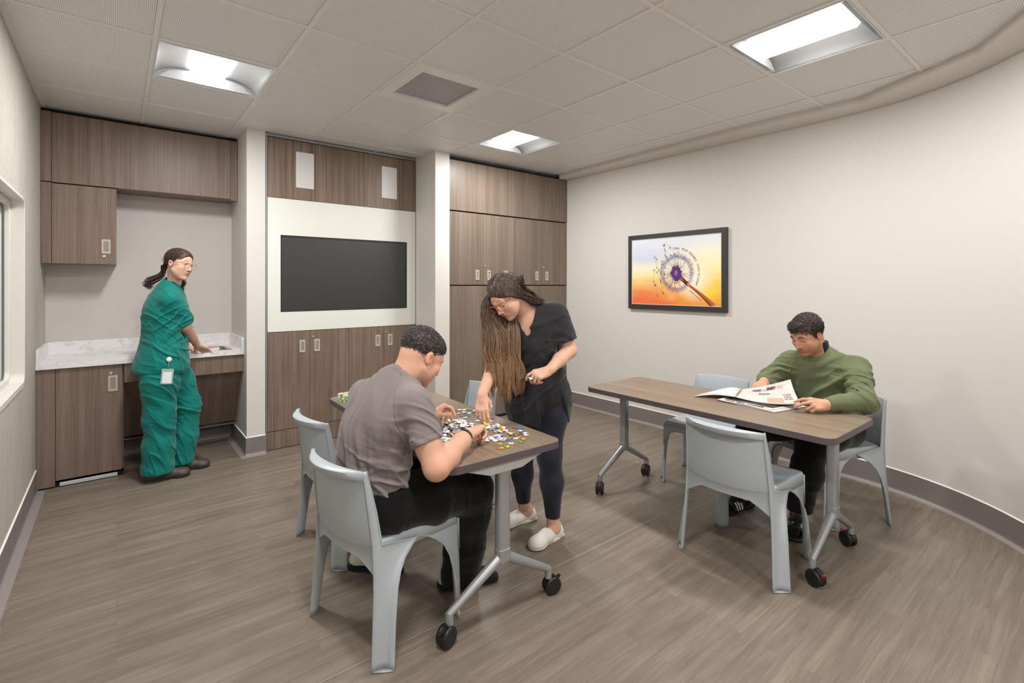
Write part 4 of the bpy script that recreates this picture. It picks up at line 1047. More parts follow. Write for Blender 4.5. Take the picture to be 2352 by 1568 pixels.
def shoe(name, heel, toe, m, sole, parent, w=.045, h=.075, top=True):
    """closed shoe from heel to toe on the floor"""
    h0, t0 = Vector((*heel, 0)), Vector((*toe, 0)); L_ = (t0 - h0).length; T = frame_axes(h0, t0 - h0, (0, 0, 1))
    s = Shape(); s.cone((0, .038, .032), (0, L_ * .5, .036), .036 * w / .045, .034 * w / .045, .02, T); s.cone((0, L_ * .5, .034), (0, L_ - .045, .026), .038 * w / .045, .036 * w / .045, .02, T); s.ell((0, L_ - .052, .024), (w, .050, .030), .02, T)
    s.cone((0, .040, .03), (0, .050, h), .036 * w / .045, .034 * w / .045, .02, T); s.ell((0, .045, h + .02), (.026, .034, .03), .006, T, op=-1)
    s.half((0, 0, .016), (0, 0, -1)); a = solid('upper', s, m, parent, .003)
    s = Shape(); s.box((0, .052, .010), (.036 * w / .045, .050, .010), .02, T, rd=.009); s.box((0, L_ * .5, .010), (.034 * w / .045, L_ * .28, .010), .02, T, rd=.009); s.ell((0, L_ - .056, .010), (w + .002, .056, .014), .012, T)
    s.half((0, 0, .001), (0, 0, -1)); s.half((0, 0, .021), (0, 0, 1)); adopt(a, parent); b = solid('sole', s, sole, None, .0028); b.parent = a
    a.name = name; return a
GREEN = rgb(0, 116, 108)
M['scrub'] = cloth('teal green scrub cotton', GREEN, .7, 600, .85)
M['leather'] = mat('dark brown oiled leather', rgb(66, 56, 52), .5); M['sole_d'] = mat('black rubber sole', rgb(34, 31, 30), .7)
M['hair_n'] = hair_mat('dark brown hair', rgb(38, 27, 22), rgb(72, 52, 42), rgb(98, 76, 62), (160, 160, 160))
M['skin_n'] = skin_mat('fair skin', rgb(214, 172, 152)); M['skin_m'] = skin_mat('ruddy skin', rgb(208, 160, 136)); M['skin_w'] = skin_mat('light skin', rgb(211, 166, 142)); M['skin_g'] = skin_mat('tan skin', rgb(200, 150, 124))
M['gold'] = mat('clear amber spectacle frame', rgb(196, 160, 120), .25, .3)

# ---- the nurse
N = thing('person', 'person in green scrubs and glasses standing at the marble counter, hands by the sink', 'person', (.30, 4.52, 0))
AZ = 6; TH = frame((.366, 4.470, 1.588), -47, -8, -9, .98)
b = Shape(); head(b, TH, fem=True, open_=True)
b.path([TH @ Vector((0, -.030, -.055)), (.342, 4.512, 1.46), (.325, 4.535, 1.40)], [.042, .041, .056], .025)
b_now[0] = b; torso(b, [(.312, 4.543, 1.385, .09, .055), (.30, 4.55, 1.33, .13, .07), (.29, 4.55, 1.25, .15, .10), (.29, 4.55, 1.15, .14, .10), (.285, 4.555, 1.05, .13, .09), (.28, 4.56, .95, .15, .10), (.28, 4.56, .87, .16, .11)], AZ, .05, .07)
for hp, kn, an in (((.26, 4.46, .84), (.25, 4.46, .47), (.235, 4.455, .09)), ((.30, 4.64, .84), (.43, 4.60, .49), (.395, 4.575, .09))): b.path([hp, kn, an], [.075, .052, .035], .03)
shR, elR, wrR = Vector((.305, 4.405, 1.320)), Vector((.400, 4.480, 1.120)), Vector((.505, 4.672, .948))
b.path([shR, elR, wrR], [.050, .040, .026], .02); b.cone(elR + Vector((.03, .05, -.03)), wrR.lerp(elR, .35), .036, .030, .02)
TR = frame_axes(wrR, (.050, .035, -.042), (-.35, .25, 1)); hand(b, TR, -1, [(5, 25, 15), (0, 22, 12), (0, 22, 12), (5, 22, 14)], [(.020, .012, -.008), (.040, .030, -.020), (.052, .052, -.030), (.056, .070, -.034)], .90)
shL, elL, wrL = Vector((.33, 4.665, 1.295)), Vector((.40, 4.70, 1.10)), Vector((.440, 4.775, .935))
b.path([shL, elL, wrL], [.048, .038, .026], .02)
TL = frame_axes(wrL, (.045, .028, -.035), (.1, .1, 1)); hand(b, TL, 1, [(10, 30, 20)] * 4, [(.020, .012, -.008), (.042, .030, -.018), (.054, .052, -.026), (.056, .070, -.030)], .88)
body = solid('body', b, M['skin_n'], N, .003, 2, face_paint(TH, brow=(.20, .14, .11), lip=(.84, .54, .54), lid=False, open_=True))
eyes(N, TH, (-6, -6), rgb(70, 62, 60))
s = Shape()
torso(s, [(.318, 4.54, 1.425, .066, .058), (.310, 4.542, 1.395, .115, .080), (.298, 4.547, 1.335, .168, .112), (.288, 4.55, 1.26, .182, .138), (.285, 4.552, 1.16, .178, .142), (.283, 4.555, 1.08, .172, .138), (.280, 4.555, 1.00, .178, .142), (.272, 4.555, .92, .195, .156), (.266, 4.555, .85, .205, .172), (.262, 4.555, .80, .208, .180)], AZ, .04, .075)
s.cone(shR, elR + Vector((-.012, -.008, .055)), .070, .074, .035); s.cone(shL, elL + Vector((-.01, 0, .055)), .066, .070, .03)
s.cone((.345, 4.518, 1.50), (.330, 4.535, 1.425), .056, .054, .010, op=-1); s.cone((.355, 4.515, 1.43), (.400, 4.500, 1.365), .044, .016, .012, op=-1)
s.fold(seam(shR + Vector((-.0, .075, -.01)), (.35, -.9, .35), .14)); s.fold(seam((.28, 4.40, .85), (1, .1, .0), .12)); s.fold(folds((.36, 4.42, 1.14), (-.6, .2, .75), 75, .011, .8, rad=.15, seed=2)); s.fold(folds((.30, 4.42, .98), (.55, 0, .8), 60, .010, .9, rad=.20, seed=9)); s.fold(folds((.22, 4.5, 1.20), (.75, .2, .6), 55, .010, .7, rad=.20, seed=4)); s.fold(folds((.27, 4.45, .88), (.9, .1, .25), 50, .007, .7, rad=.18, seed=14))
s.half((0, 0, .788), (-.06, 0, -1)); d = (elR - shR).normalized(); ec = elR + Vector((-.012, -.008, .055)) + d * .03
s.p.append(('sleevecut',)) if False else None
top_ = s
def cut_sleeve(sh, p, d, R=.12, k=.003):
    """flat hem: carve a ball segment just past the plane through p"""
    d = Vector(d).normalized(); T = frame_axes(Vector(p) + d * (R * .5), d, (0, 0, 1) if abs(d.z) < .9 else (1, 0, 0)); sh.box((0, 0, 0), (R, R * .5, R), k, T, op=-1, rd=.002)
cut_sleeve(top_, ec + d * .018, d, .085)
cut_sleeve(top_, elL + Vector((-.01, 0, .055)) + (elL - shL).normalized() * .04, elL - shL, .08)
s.cone(ec - d * .02, ec + d * .06, .050, .054, .004, op=-1)
solid('scrub_top', top_, M['scrub'], N, .004, 1)
s = Shape()
s.path([(.255, 4.48, .86), (.25, 4.46, .70), (.247, 4.458, .47), (.240, 4.455, .25), (.236, 4.450, .075)], [.118, .112, .096, .094, .102], .05)
s.path([(.31, 4.62, .86), (.37, 4.61, .68), (.432, 4.595, .50), (.412, 4.585, .26), (.385, 4.58, .085)], [.115, .108, .086, .088, .094], .045)
s.fold(folds((.25, 4.4, .25), (.85, .1, .45), 55, .010, .9, rad=.28, seed=3)); s.fold(folds((.42, 4.5, .45), (.5, 0, .85), 62, .013, .8, rad=.18, seed=6)); s.fold(folds((.27, 4.4, .66), (.6, .3, .75), 60, .010, .8, rad=.20, seed=8)); s.fold(folds((.42, 4.5, .20), (.9, 0, .3), 55, .009, .8, rad=.2, seed=16))
s.half((0, 0, .058), (0, 0, -1)); s.cone((.236, 4.45, -.05), (.236, 4.45, .09), .085, .07, .004, op=-1); s.cone((.385, 4.58, -.05), (.385, 4.58, .09), .075, .06, .004, op=-1)
tr = solid('scrub_trousers', s, M['scrub'], N, .004, 1)
q = MB(); q.lathe([(.009, 0), (.009, .003), (.005, .0035), (.0045, .0015)], (0, 0, 0), 20, 'z'); Tb = frame_axes((.297, 4.362, .655), (0, 0, 1), (0.1, -1, 0)); q.v = [tuple(Tb @ Vector(v)) for v in q.v]; adopt(q.build('pocket_snap', M['chrome'], None, smooth=True), N)
shoe('shoe', (.155, 4.462), (.435, 4.424), M['leather'], M['sole_d'], N, .050, .080); shoe('shoe', (.315, 4.592), (.575, 4.535), M['leather'], M['sole_d'], N, .050, .080)
glasses(N, TH, M['gold'])
# hair pulled back into a low ponytail
s = Shape(); s.ell((0, -.024, .038), (.0765, .0960, .0850), .01, TH); s.ell((0, .03, .045), (.062, .060, .064), .02, TH)
s.ell((0, .088, -.010), (.064, .066, .080), .012, TH, op=-1); s.box((0, .03, -.060), (.12, .062, .060), .014, TH, op=-1, rd=.02); s.box((0, -.05, -.115), (.12, .12, .05), .012, TH, op=-1)
s.fold(lambda P: (np.sin(local(P, TH)[:, 2] * 520 + local(P, TH)[:, 0] * 90 + 3 * vnoise(P * 50)) * .0009).astype(np.float32))
hr = solid('hair', s, M['hair_n'], N, .0025, 1)
locks('hair_strands', scalp(TH, 2400, .050, lambda x, y, z: (-x * 4, -1, -.35 - 3 * abs(x)), .0014, 7, .0012, pts=4, jit=.06, peak=0, zmin=([-.13, -.06, -.035, -.020, .006, .014, .030, .038, .056, .080, .11], [-.062, -.056, -.030, .020, .022, .004, .012, .042, .064, .082, .1])), M['hair_n'], N, 6, 2)
rd = random.Random(3); S_ = []
for k in range(110):
    o = Vector((rd.gauss(0, .009), rd.gauss(0, .012), rd.gauss(0, .009))); e = rd.uniform(.75, 1.1)
    P = [TH @ Vector((rd.gauss(0, .03), -.085, rd.gauss(-.005, .02))), TH @ Vector((rd.gauss(0, .012), -.112, -.030 + rd.gauss(0, .008))), Vector((.262, 4.585, 1.500)) + o, Vector((.222, 4.600, 1.468)) + o * 1.3, Vector((.190, 4.605, 1.450)) + o * 1.5, Vector((.190 - .012 * e, 4.60, 1.428)) + o * 1.2, Vector((.206, 4.595, 1.418 - .006 * e)) + o]
    S_.append((P, rd.uniform(.0024, .0048), .7))
for k in range(26):
    o = Vector((rd.gauss(0, .006), rd.gauss(0, .008), rd.gauss(0, .004))); S_.append(([TH @ Vector((-.05, -.05, -.07)) + o, Vector((.392, 4.520, 1.475)) + o, Vector((.405, 4.512, 1.440)) + o, Vector((.392, 4.508, 1.415)) + o, Vector((.402, 4.51, 1.395)) + o], rd.uniform(.0018, .003), .8))
locks('ponytail', S_, M['hair_n'], N)
# badge on a reel, clipped at the hem
M['clear'] = mat('clear vinyl', rgb(196, 214, 210), .2, Transmission_Weight=.35, Alpha=.9); M['card'] = mat('white card', rgb(222, 230, 230), .5)
def collar(sh, c, axis, r, th=.0065, h=.0):
    T = frame_axes(c, axis, (0, 0, 1)); P = [T @ Vector((r * math.cos(w), h, r * math.sin(w))) for w in np.linspace(0, 2 * PI, 29)]; sh.path(P, [th] * 29, .006)
B = thing('id_badge', 'blank white badge in a clear holder hanging from a white reel on the green scrubs', 'badge', (.283, 4.325, .76))
Tb = frame_axes((.2835, 4.333, .765), (.10, .02, 1), (.02, -1, .1))
def put(q, name, m, T_, parent, **kw): q.v = [tuple(T_ @ Vector(v)) for v in q.v]; return adopt(q.build(name, m, None, **kw), parent)
put(MB().lathe([(.0165, 0), (.0175, .003), (.0165, .007), (.010, .009)], (0, .128, -.004), 28, 'z'), 'reel', M['white'], Tb, B, smooth=True)
put(MB().tube([(0, .115, .002), (.001, .09, .003), (0, .066, .002)], .0028, 8), 'clip', M['chrome'], Tb, B, smooth=True)
put(MB().prism(rrect(-.036, .036, -.050, .060, .005, 4), -.0015, .0015, 'z'), 'holder', M['clear'], Tb, B)
put(MB().prism(rrect(-.027, .027, -.043, .037, .003, 3), .0018, .0026, 'z'), 'card', M['card'], Tb, B)

# ---- the seated man at the jigsaw
Mn = thing('person', 'person in a grey T-shirt seated with back to the camera, sorting jigsaw pieces', 'person', (.86, 1.97, 0))
AZ = 20; TH = frame((1.018, 1.884, 1.128), 4, -33, 0, 1.0)
b = Shape(); head(b, TH)
b.path([TH @ Vector((0, -.040, -.030)), (.960, 1.885, 1.075), (.905, 1.895, 1.020)], [.055, .055, .062], .03)
b_now[0] = b; torso(b, [(.885, 1.90, .965, .12, .065), (.86, 1.92, .90, .15, .095), (.84, 1.94, .80, .14, .10), (.835, 1.96, .68, .14, .10), (.85, 1.97, .57, .16, .11)], AZ, .05, .08)
for hp, kn, an in (((.90, 1.88, .53), (1.26, 1.865, .505), (1.235, 1.985, .09)), ((.86, 2.06, .53), (1.20, 2.18, .50), (.955, 2.31, .14))): b.path([hp, kn, an], [.085, .058, .038], .03)
shR, elR, wrR = Vector((.914, 1.752, .965)), Vector((.948, 1.640, .738)), Vector((1.182, 1.775, .786))
b.path([shR, elR], [.050, .048], .03); b.ell(shR.lerp(elR, .62), (.050, .050, .075), .02); b.path([elR, elR.lerp(wrR, .3), elR.lerp(wrR, .75), wrR], [.044, .047, .034, .029], .03)
TR = frame_axes(wrR, (.088, .040, .010), (-.15, .3, 1)); hand(b, TR, -1, [(50, 62, 30), (58, 68, 30), (66, 70, 35), (70, 72, 35)], [(.020, .012, -.010), (.034, .034, -.030), (.034, .062, -.044), (.026, .084, -.050)], 1.0)
shL, elL, wrL = Vector((.842, 2.075, .950)), Vector((.985, 2.22, .775)), Vector((1.185, 2.115, .790))
b.path([shL, elL, wrL], [.056, .044, .029], .02)
TL = frame_axes(wrL, (.090, .035, .035), (-.30, .35, .8)); hand(b, TL, 1, [(50, 40, 20), (62, 45, 20), (70, 50, 25), (72, 50, 25)], [(.020, .012, -.010), (.040, .034, -.028), (.046, .060, -.044), (.036, .084, -.052)], 1.0)
body = solid('body', b, M['skin_m'], Mn, .003, 2, face_paint(TH, brow=(.26, .20, .17), lip=(.85, .60, .56), stubble=.3, bold=1))
M['tee'] = cloth('heather grey brown T-shirt cotton', rgb(128, 117, 115), .9, 700, .88, 10)
s = Shape()
torso(s, [(.900, 1.898, 1.030, .075, .055), (.895, 1.902, 1.000, .135, .080), (.880, 1.910, .955, .182, .104), (.860, 1.92, .90, .190, .118), (.842, 1.935, .84, .182, .124), (.832, 1.95, .76, .172, .120), (.830, 1.96, .68, .166, .118), (.838, 1.965, .60, .172, .124), (.85, 1.968, .54, .180, .130), (.86, 1.968, .50, .180, .126)], AZ, .04, .075)
d = (elR - shR).normalized(); s.cone(shR, shR + d * .17, .069, .066, .03); dl = (elL - shL).normalized(); s.cone(shL, shL + dl * .15, .070, .066, .04)
nk = Vector((.950, 1.878, 1.09)); s.cone((.975, 1.876, 1.105), (.922, 1.890, 1.052), .060, .057, .006, op=-1); s.ell((.975, 1.872, 1.045), (.060, .052, .045), .01, op=-1); collar(s, (.938, 1.885, 1.052), (.050, -.014, .055), .059, .0115); s.ell((.898, 1.897, 1.030), (.035, .055, .022), .01)
s.fold(folds((.90, 1.78, .62), (.45, -.1, .9), 62, .013, .8, rad=.17, seed=2)); s.fold(folds((.80, 1.9, .84), (.35, -.93, .05), 48, .016, .8, rad=.24, seed=5, an=.12)); s.fold(folds((.93, 1.70, .88), (.6, .3, .75), 60, .014, .9, rad=.10, seed=8)); s.fold(folds((.82, 1.88, .66), (.25, -.3, .9), 60, .012, .9, rad=.16, seed=12))
cut_sleeve(s, shR + d * .160, d, .080); cut_sleeve(s, shL + dl * .16, dl, .085); s.cone(shR + d * .145, shR + d * .2, .053, .055, .003, op=-1); s.fold(seam(shR + Vector((-.02, .05, .01)), (.42, -.86, .25), .13)); s.fold(seam(shR + d * .140, d, .09, .003, .002))
s.half((0, 0, .462), (0, 0, -1)); solid('t_shirt', s, M['tee'], Mn, .0035, 1)
s = Shape(); rg = []
for k in range(25):
    w = 2 * PI * k / 24; rg.append(nk + Vector((-.030, .008, -.052)) + Vector((.065 * math.cos(w), .070 * math.sin(w), -.030 * math.cos(w) + .004)))
M['black_cloth'] = cloth('black jersey', rgb(13, 13, 14), .95, 400, .8)
s = Shape(); s.path([(.88, 1.88, .535), (1.06, 1.872, .525), (1.255, 1.865, .500), (1.272, 1.895, .38), (1.275, 1.945, .20), (1.268, 1.972, .065)], [.118, .104, .092, .086, .086, .094], .05)
s.path([(.85, 2.05, .535), (1.04, 2.12, .525), (1.20, 2.18, .495), (1.16, 2.205, .42), (1.05, 2.26, .26), (.975, 2.30, .150)], [.115, .100, .084, .076, .070, .070], .05); s.ell((.85, 1.965, .55), (.15, .18, .085), .05)
s.fold(folds((1.25, 1.9, .3), (.2, .3, 1), 40, .007, .9, rad=.24, seed=3)); s.fold(folds((1.0, 1.85, .55), (1, .1, .2), 42, .009, .9, rad=.2, seed=6)); s.half((0, 0, .455), (-1, 0, -6))  if False else None
cut_sleeve(s, (.958, 2.308, .125), (-.35, .2, -.9), .10); s.half((0, 0, .040), (0, 0, -1))
solid('trousers', s, M['black_cloth'], Mn, .004, 1)
M['sock'] = cloth('cream sock', rgb(214, 206, 192), .9); M['slipper'] = cloth('black felt slipper', rgb(30, 28, 29), .95); M['slip_in'] = cloth('brown slipper lining', rgb(72, 58, 54), .95)
def slipper(heel, toe, lift, nm='slipper'):
    h0, t0 = Vector((*heel, lift[0])), Vector((*toe, lift[1])); L_ = (t0 - h0).length; T = frame_axes(h0, t0 - h0, (0, 0, 1))
    s = Shape(); s.box((0, L_ / 2, .012), (.040, L_ / 2 - .012, .013), .02, T, rd=.012); s.ell((0, L_ - .055, .013), (.049, .056, .017), .02, T); s.ell((0, .042, .013), (.041, .043, .017), .02, T)
    s.cone((0, L_ * .55, .032), (0, L_ - .055, .026), .040, .034, .02, T); s.cone((-.036, L_ * .42, .026), (-.030, .03, .022), .008, .006, .02, T); s.cone((.036, L_ * .42, .026), (.030, .03, .022), .008, .006, .02, T)
    s.ell((0, L_ * .40, .052), (.034, .10, .030), .008, T, op=-1); s.half((0, 0, .0015), (0, 0, -1))
    a = solid(nm, s, M['slipper'], Mn, .003, 1)
    k = Shape(); k.path([T @ Vector((0, .042, .045)), T @ Vector((0, .055, .13))], [.036, .036], .02); k.path([T @ Vector((0, .045, .040)), T @ Vector((0, L_ * .6, .034))], [.034, .028], .02); c = solid('sock', k, M['sock'], Mn, .0035, 1)
slipper((1.176, 2.030), (1.455, 1.925), (.003, .003)); slipper((.880, 2.385), (1.100, 2.225), (.055, .006))
# short cropped hair
M['hair_m'] = hair_mat('short dark grey brown hair', rgb(34, 29, 28), rgb(62, 54, 52), rgb(104, 96, 94), (34, 34, 34))
def crop_hair(parent, T, m, rnd=1, n=420, ln_=.016, r=.0042, side=-.012, quiff=0.0, front=.062):
    s = Shape(); s.ell((0, -.020, .036), (.0760, .0960, .0840), .01, T); s.ell((0, .030, .046), (.063, .056 + quiff, .058 + quiff), .02, T)
    s.ell((0, .098, -.020), (.066, .060, .082), .010, T, op=-1); s.box((0, .050, -.075), (.12, .055, .080), .010, T, op=-1, rd=.02); s.box((0, -.02, -.115), (.12, .14, .058), .010, T, op=-1, rd=.02)
    for q_ in (-1, 1): s.ell((q_ * .080, -.004, -.020), (.016, .022, .036), .006, T, op=-1)
    s.p.append(('f', lambda P: (lambda q: 3 * np.clip(np.interp(q[:, 1], *ZM) - .30 * np.clip(.045 - np.abs(q[:, 0]), 0, 1) * (q[:, 1] > .06) - q[:, 2] + .001, 0, .03))(local(P, T)).astype(np.float32), .06))
    return solid('hair', s, m, parent, .0024, 0)
crop_hair(Mn, TH, M['hair_m'])
locks('hair_strands', scalp(TH, 3600, .014, lambda x, y, z: (x * 2, .5 + 3 * y, -.6 - .3 * (z < .05)), .0015, 3, .003, jit=.40), M['hair_m'], Mn, 5, 1)
M['band'] = mat('black rubber wristband', rgb(26, 26, 28), .5)
q = MB(); c = wrR - Vector((.030, .018, -.0)); ax_ = (wrR - elR).normalized(); Tq = frame_axes(c, ax_, (0, 0, 1)); P = []
for k in range(29):
    w = 2 * PI * k / 28; P.append([(math.cos(w) * r_, y_, math.sin(w) * r_) for y_, r_ in ((-.006, .0325), (-.005, .0345), (.005, .0345), (.006, .0325), (-.006, .0325))])
q.grid(P); wb = tag(put(q, 'wristband', M['band'], Tq, Mn, smooth=True), 'black rubber wristband')

# ---- the standing woman
Wm = thing('person', 'person with long brown hair and glasses in a black tunic leaning over the jigsaw table', 'person', (1.90, 2.16, 0))
AZ = 214; TH = frame((1.632, 2.085, 1.372), 188, -42, 10, .96)
b = Shape(); head(b, TH, fem=True, ears=False)
b.path([TH @ Vector((0, -.035, -.050)), (1.735, 2.100, 1.315), (1.800, 2.110, 1.255)], [.048, .047, .060], .03)
b_now[0] = b; torso(b, [(1.80, 2.10, 1.225, .135, .070), (1.825, 2.11, 1.15, .15, .105), (1.87, 2.125, 1.04, .135, .095), (1.90, 2.14, .93, .145, .10), (1.915, 2.15, .84, .155, .11)], AZ, .05, .08)
for hp, kn, an in (((1.885, 2.225, .82), (1.875, 2.235, .46), (1.915, 2.275, .10)), ((1.94, 2.075, .82), (1.915, 2.050, .47), (1.925, 2.035, .10))): b.path([hp, kn, an], [.085, .054, .034], .03)
shL, elL, wrL = Vector((1.920, 2.000, 1.270)), Vector((1.968, 1.945, 1.065)), Vector((1.745, 1.868, .990))
b.path([shL, elL, elL.lerp(wrL, .5), wrL], [.050, .040, .036, .025], .02)
TL = frame_axes(wrL, (-.080, .020, -.022), (.1, -.55, .8)); hand(b, TL, 1, [(28, 42, 20), (50, 55, 25), (62, 60, 30), (70, 62, 30)], [(.018, .012, -.010), (.036, .036, -.026), (.036, .062, -.040), (.022, .088, -.044)], .88)
shR, elR, wrR = Vector((1.715, 2.195, 1.205)), Vector((1.600, 2.160, .985)), Vector((1.455, 2.060, .865))
b.path([shR, elR, wrR], [.048, .038, .026], .02)
TR = frame_axes(wrR, (-.030, -.040, -.075), (-.7, -.45, .45)); hand(b, TR, -1, [(18, 25, 12), (24, 28, 12), (30, 30, 15), (36, 34, 15)], [(.018, .012, -.012), (.036, .032, -.028), (.040, .056, -.040), (.030, .080, -.046)], .90)
body = solid('body', b, M['skin_w'], Wm, .003, 2, face_paint(TH, brow=(.45, .34, .28), lip=(.86, .55, .54)))
M['tunic'] = cloth('black soft jersey', rgb(44, 43, 46), .8, 500, .82, 12)
s = Shape()
torso(s, [(1.815, 2.100, 1.275, .120, .066), (1.815, 2.105, 1.235, .160, .085), (1.82, 2.108, 1.19, .172, .108), (1.838, 2.112, 1.11, .168, .128), (1.868, 2.125, 1.02, .158, .128), (1.890, 2.135, .94, .165, .132), (1.905, 2.145, .86, .182, .145), (1.915, 2.150, .78, .194, .150), (1.918, 2.155, .71, .192, .145), (1.918, 2.155, .66, .180, .135)], AZ, .04, .075)
d = (elL - shL).normalized(); s.cone(shL, shL + d * .17, .068, .070, .05); dr = (elR - shR).normalized(); s.cone(shR, shR + dr * .16, .064, .064, .05)
s.cone((1.775, 2.090, 1.320), (1.728, 2.030, 1.145), .072, .012, .008, op=-1); s.ell((1.765, 2.095, 1.325), (.080, .080, .070), .008, op=-1)
s.fold(folds((1.80, 2.02, .98), (-.5, .35, .85), 40, .018, .8, rad=.22, seed=3)); s.fold(folds((1.9, 2.05, .75), (.75, -.65, .25), 34, .020, .9, rad=.26, seed=7)); s.fold(folds((1.95, 1.97, 1.10), (.3, .2, .9), 60, .012, .9, rad=.12, seed=5))
s.half((1.9, 2.0, .625), (.12, .25, -1)); cut_sleeve(s, shL + d * .165, d, .09); cut_sleeve(s, shR + dr * .17, dr, .075)
solid('tunic', s, M['tunic'], Wm, .0038, 1)
M['legging'] = cloth('dark navy leggings', rgb(36, 36, 48), .6, 500, .85)
s = Shape()
s.path([(1.885, 2.215, .82), (1.88, 2.225, .68), (1.878, 2.236, .47), (1.893, 2.262, .30), (1.912, 2.275, .145)], [.108, .094, .064, .060, .043], .04); s.path([(1.94, 2.085, .82), (1.935, 2.068, .68), (1.915, 2.050, .47), (1.930, 2.045, .31), (1.928, 2.036, .13)], [.108, .098, .066, .063, .043], .04)
s.fold(folds((1.9, 2.05, .47), (0, 0, 1), 95, .003, .9, rad=.09, seed=3)); s.half((0, 0, .118), (0, 0, -1)); solid('leggings', s, M['legging'], Wm, .0036, 1)
M['canvas'] = mat('white canvas', rgb(226, 222, 214), .7); M['sole_w'] = mat('cream rubber sole', rgb(214, 206, 188), .6); M['tan'] = mat('tan leather tab', rgb(196, 150, 106), .6)
for hl, te, an in (((2.005, 2.275), (1.745, 2.305), (1.915, 2.275)), ((1.990, 2.035), (1.735, 2.005), (1.925, 2.035))):
    a = shoe('slip_on_shoe', hl, te, M['canvas'], M['sole_w'], Wm, .046, .058)
    T = frame_axes((*hl, 0), Vector((*te, 0)) - Vector((*hl, 0)), (0, 0, 1)); q = Shape(); q.ell((0, .008, .058), (.014, .007, .016), .004, T); h_ = solid('heel_tab', q, M['tan'], None, .003, 1); h_.parent = a
    f = Shape(); f.path([Vector((*an, .14)), T @ Vector((0, .060, .055)), T @ Vector((0, .14, .030))], [.032, .034, .030], .03); adopt(solid('foot', f, M['skin_w'], None, .0035, 1, lambda P: np.ones((len(P), 3), np.float32)), Wm)
glasses(Wm, TH, mat('rose gold spectacle frame', rgb(186, 120, 96), .25, .6))
M['hair_w'] = hair_mat('long ombre brown hair', rgb(44, 33, 28), rgb(80, 62, 52), rgb(122, 98, 80), (60, 60, 6))
nt, bb, ln = L(M['hair_w'])
tc = node(nt, 'ShaderNodeTexCoord'); sp = node(nt, 'ShaderNodeSeparateXYZ'); ln(tc.outputs['Object'], sp.inputs[0]); src = bb.inputs['Base Color'].links[0].from_socket
gz = node(nt, 'ShaderNodeMapRange', i_1=1.30, i_2=.95); ln(sp.outputs[2], gz.inputs[0]); ln(mixc(nt, gz.outputs[0], src, mixc(nt, .75, src, rgb(176, 136, 100))), bb.inputs['Base Color'])
s = Shape(); s.ell((0, -.021, .035), (.0785, .0985, .0875), .01, TH); s.ell((0, .026, .042), (.063, .058, .066), .02, TH)
s.ell((0, .092, -.024), (.058, .066, .086), .012, TH, op=-1); s.box((0, .075, -.085), (.09, .07, .07), .012, TH, op=-1, rd=.02); s.box((0, -.0, -.135), (.14, .14, .05), .012, TH, op=-1)
solid('hair', s, M['hair_w'], Wm, .0026, 1)
rd = random.Random(11); S_ = []
def skull(x, y, lift):      # point on the hair surface above (x, y) of the head frame
    z2 = 1 - (x / .081) ** 2 - ((y + .020) / .102) ** 2; return Vector((x, y, .036 + .089 * math.sqrt(max(z2, 0)))) + Vector((x * lift * 9, 0, lift))
for k in range(1500):         # from the centre parting over the side of the skull
    sd = 1 if k % 2 else -1; f = rd.random(); y0 = .072 - .165 * f; lf = rd.uniform(.0, .005)
    yb = y0 - .018 - .012 * rd.random(); g = max(0, .055 - y0) * .25
    P = [skull(sd * .003, y0, lf * .4), skull(sd * .030, y0 - .004, lf + .002), skull(sd * .056, yb + .008, lf + .002), Vector((sd * (.080 + lf), yb, .034)), Vector((sd * (.083 + lf), yb - .012, -.010))]
    v = rd.gauss(0, 1); u = rd.random(); jt = lambda m: rd.gauss(0, m)
    if sd > 0:               # her right side hangs straight down past the far cheek, in locks that gather towards the tips
        if k % 20 == 1: g1 = (rd.random(), rd.gauss(0, 1), rd.random(), rd.uniform(-.035, .035), rd.uniform(-.02, .02))
        q0 = TH @ P[-1]; x1 = 1.540 + .120 * g1[0] + jt(.009); y1 = 2.135 + .020 * g1[1] + jt(.006) - .25 * (x1 - 1.528); e = g1[2]; xe = 1.535 + .125 * g1[0] + g1[3] * .7; ye = 2.105 + .020 * g1[1] - .25 * (xe - 1.528)
        P = P[:4]; W_ = [Vector((1.548 + .085 * g1[0] + jt(.008), 2.168 - .03 * g1[0] + jt(.008), 1.345)), Vector((1.534 + .105 * g1[0] + jt(.008), 2.155 - .035 * g1[0] + jt(.008), 1.25)), Vector((x1, y1, 1.15)), Vector((x1 + g1[4] + jt(.004), y1 - .012, 1.07)), Vector((xe - g1[3] * .1 + jt(.005), ye + jt(.004), 1.01 - .03 * e)), Vector((xe + jt(.006), ye - .006 + jt(.004), .965 - .08 * e)), Vector((xe - g1[3] * .5 + jt(.003), ye - .012, .935 - .13 * e + jt(.008)))]
    elif f < .62:            # her left side is drawn back behind the ear and down the neck to the shoulder
        W_ = [Vector((1.715 + .03 * u, 2.045 + .012 * v, 1.395 - .055 * u)), Vector((1.760 + .015 * u, 2.040 + .014 * v, 1.375 - .045 * u)), Vector((1.80 + .03 * u, 2.040 + .016 * v, 1.362 - .03 * u)), Vector((1.845 + .02 * u, 2.055 + .018 * v, 1.350))]; P = P[:4]
    else: W_ = [Vector((1.742, 2.095 + .02 * v, 1.420 - .02 * u)), Vector((1.785, 2.085 + .02 * v, 1.392)), Vector((1.835, 2.085 + .02 * v, 1.352))]; P = P[:4]
    S_.append(([TH @ p for p in P] + W_, rd.uniform(.0016, .0032), .7))
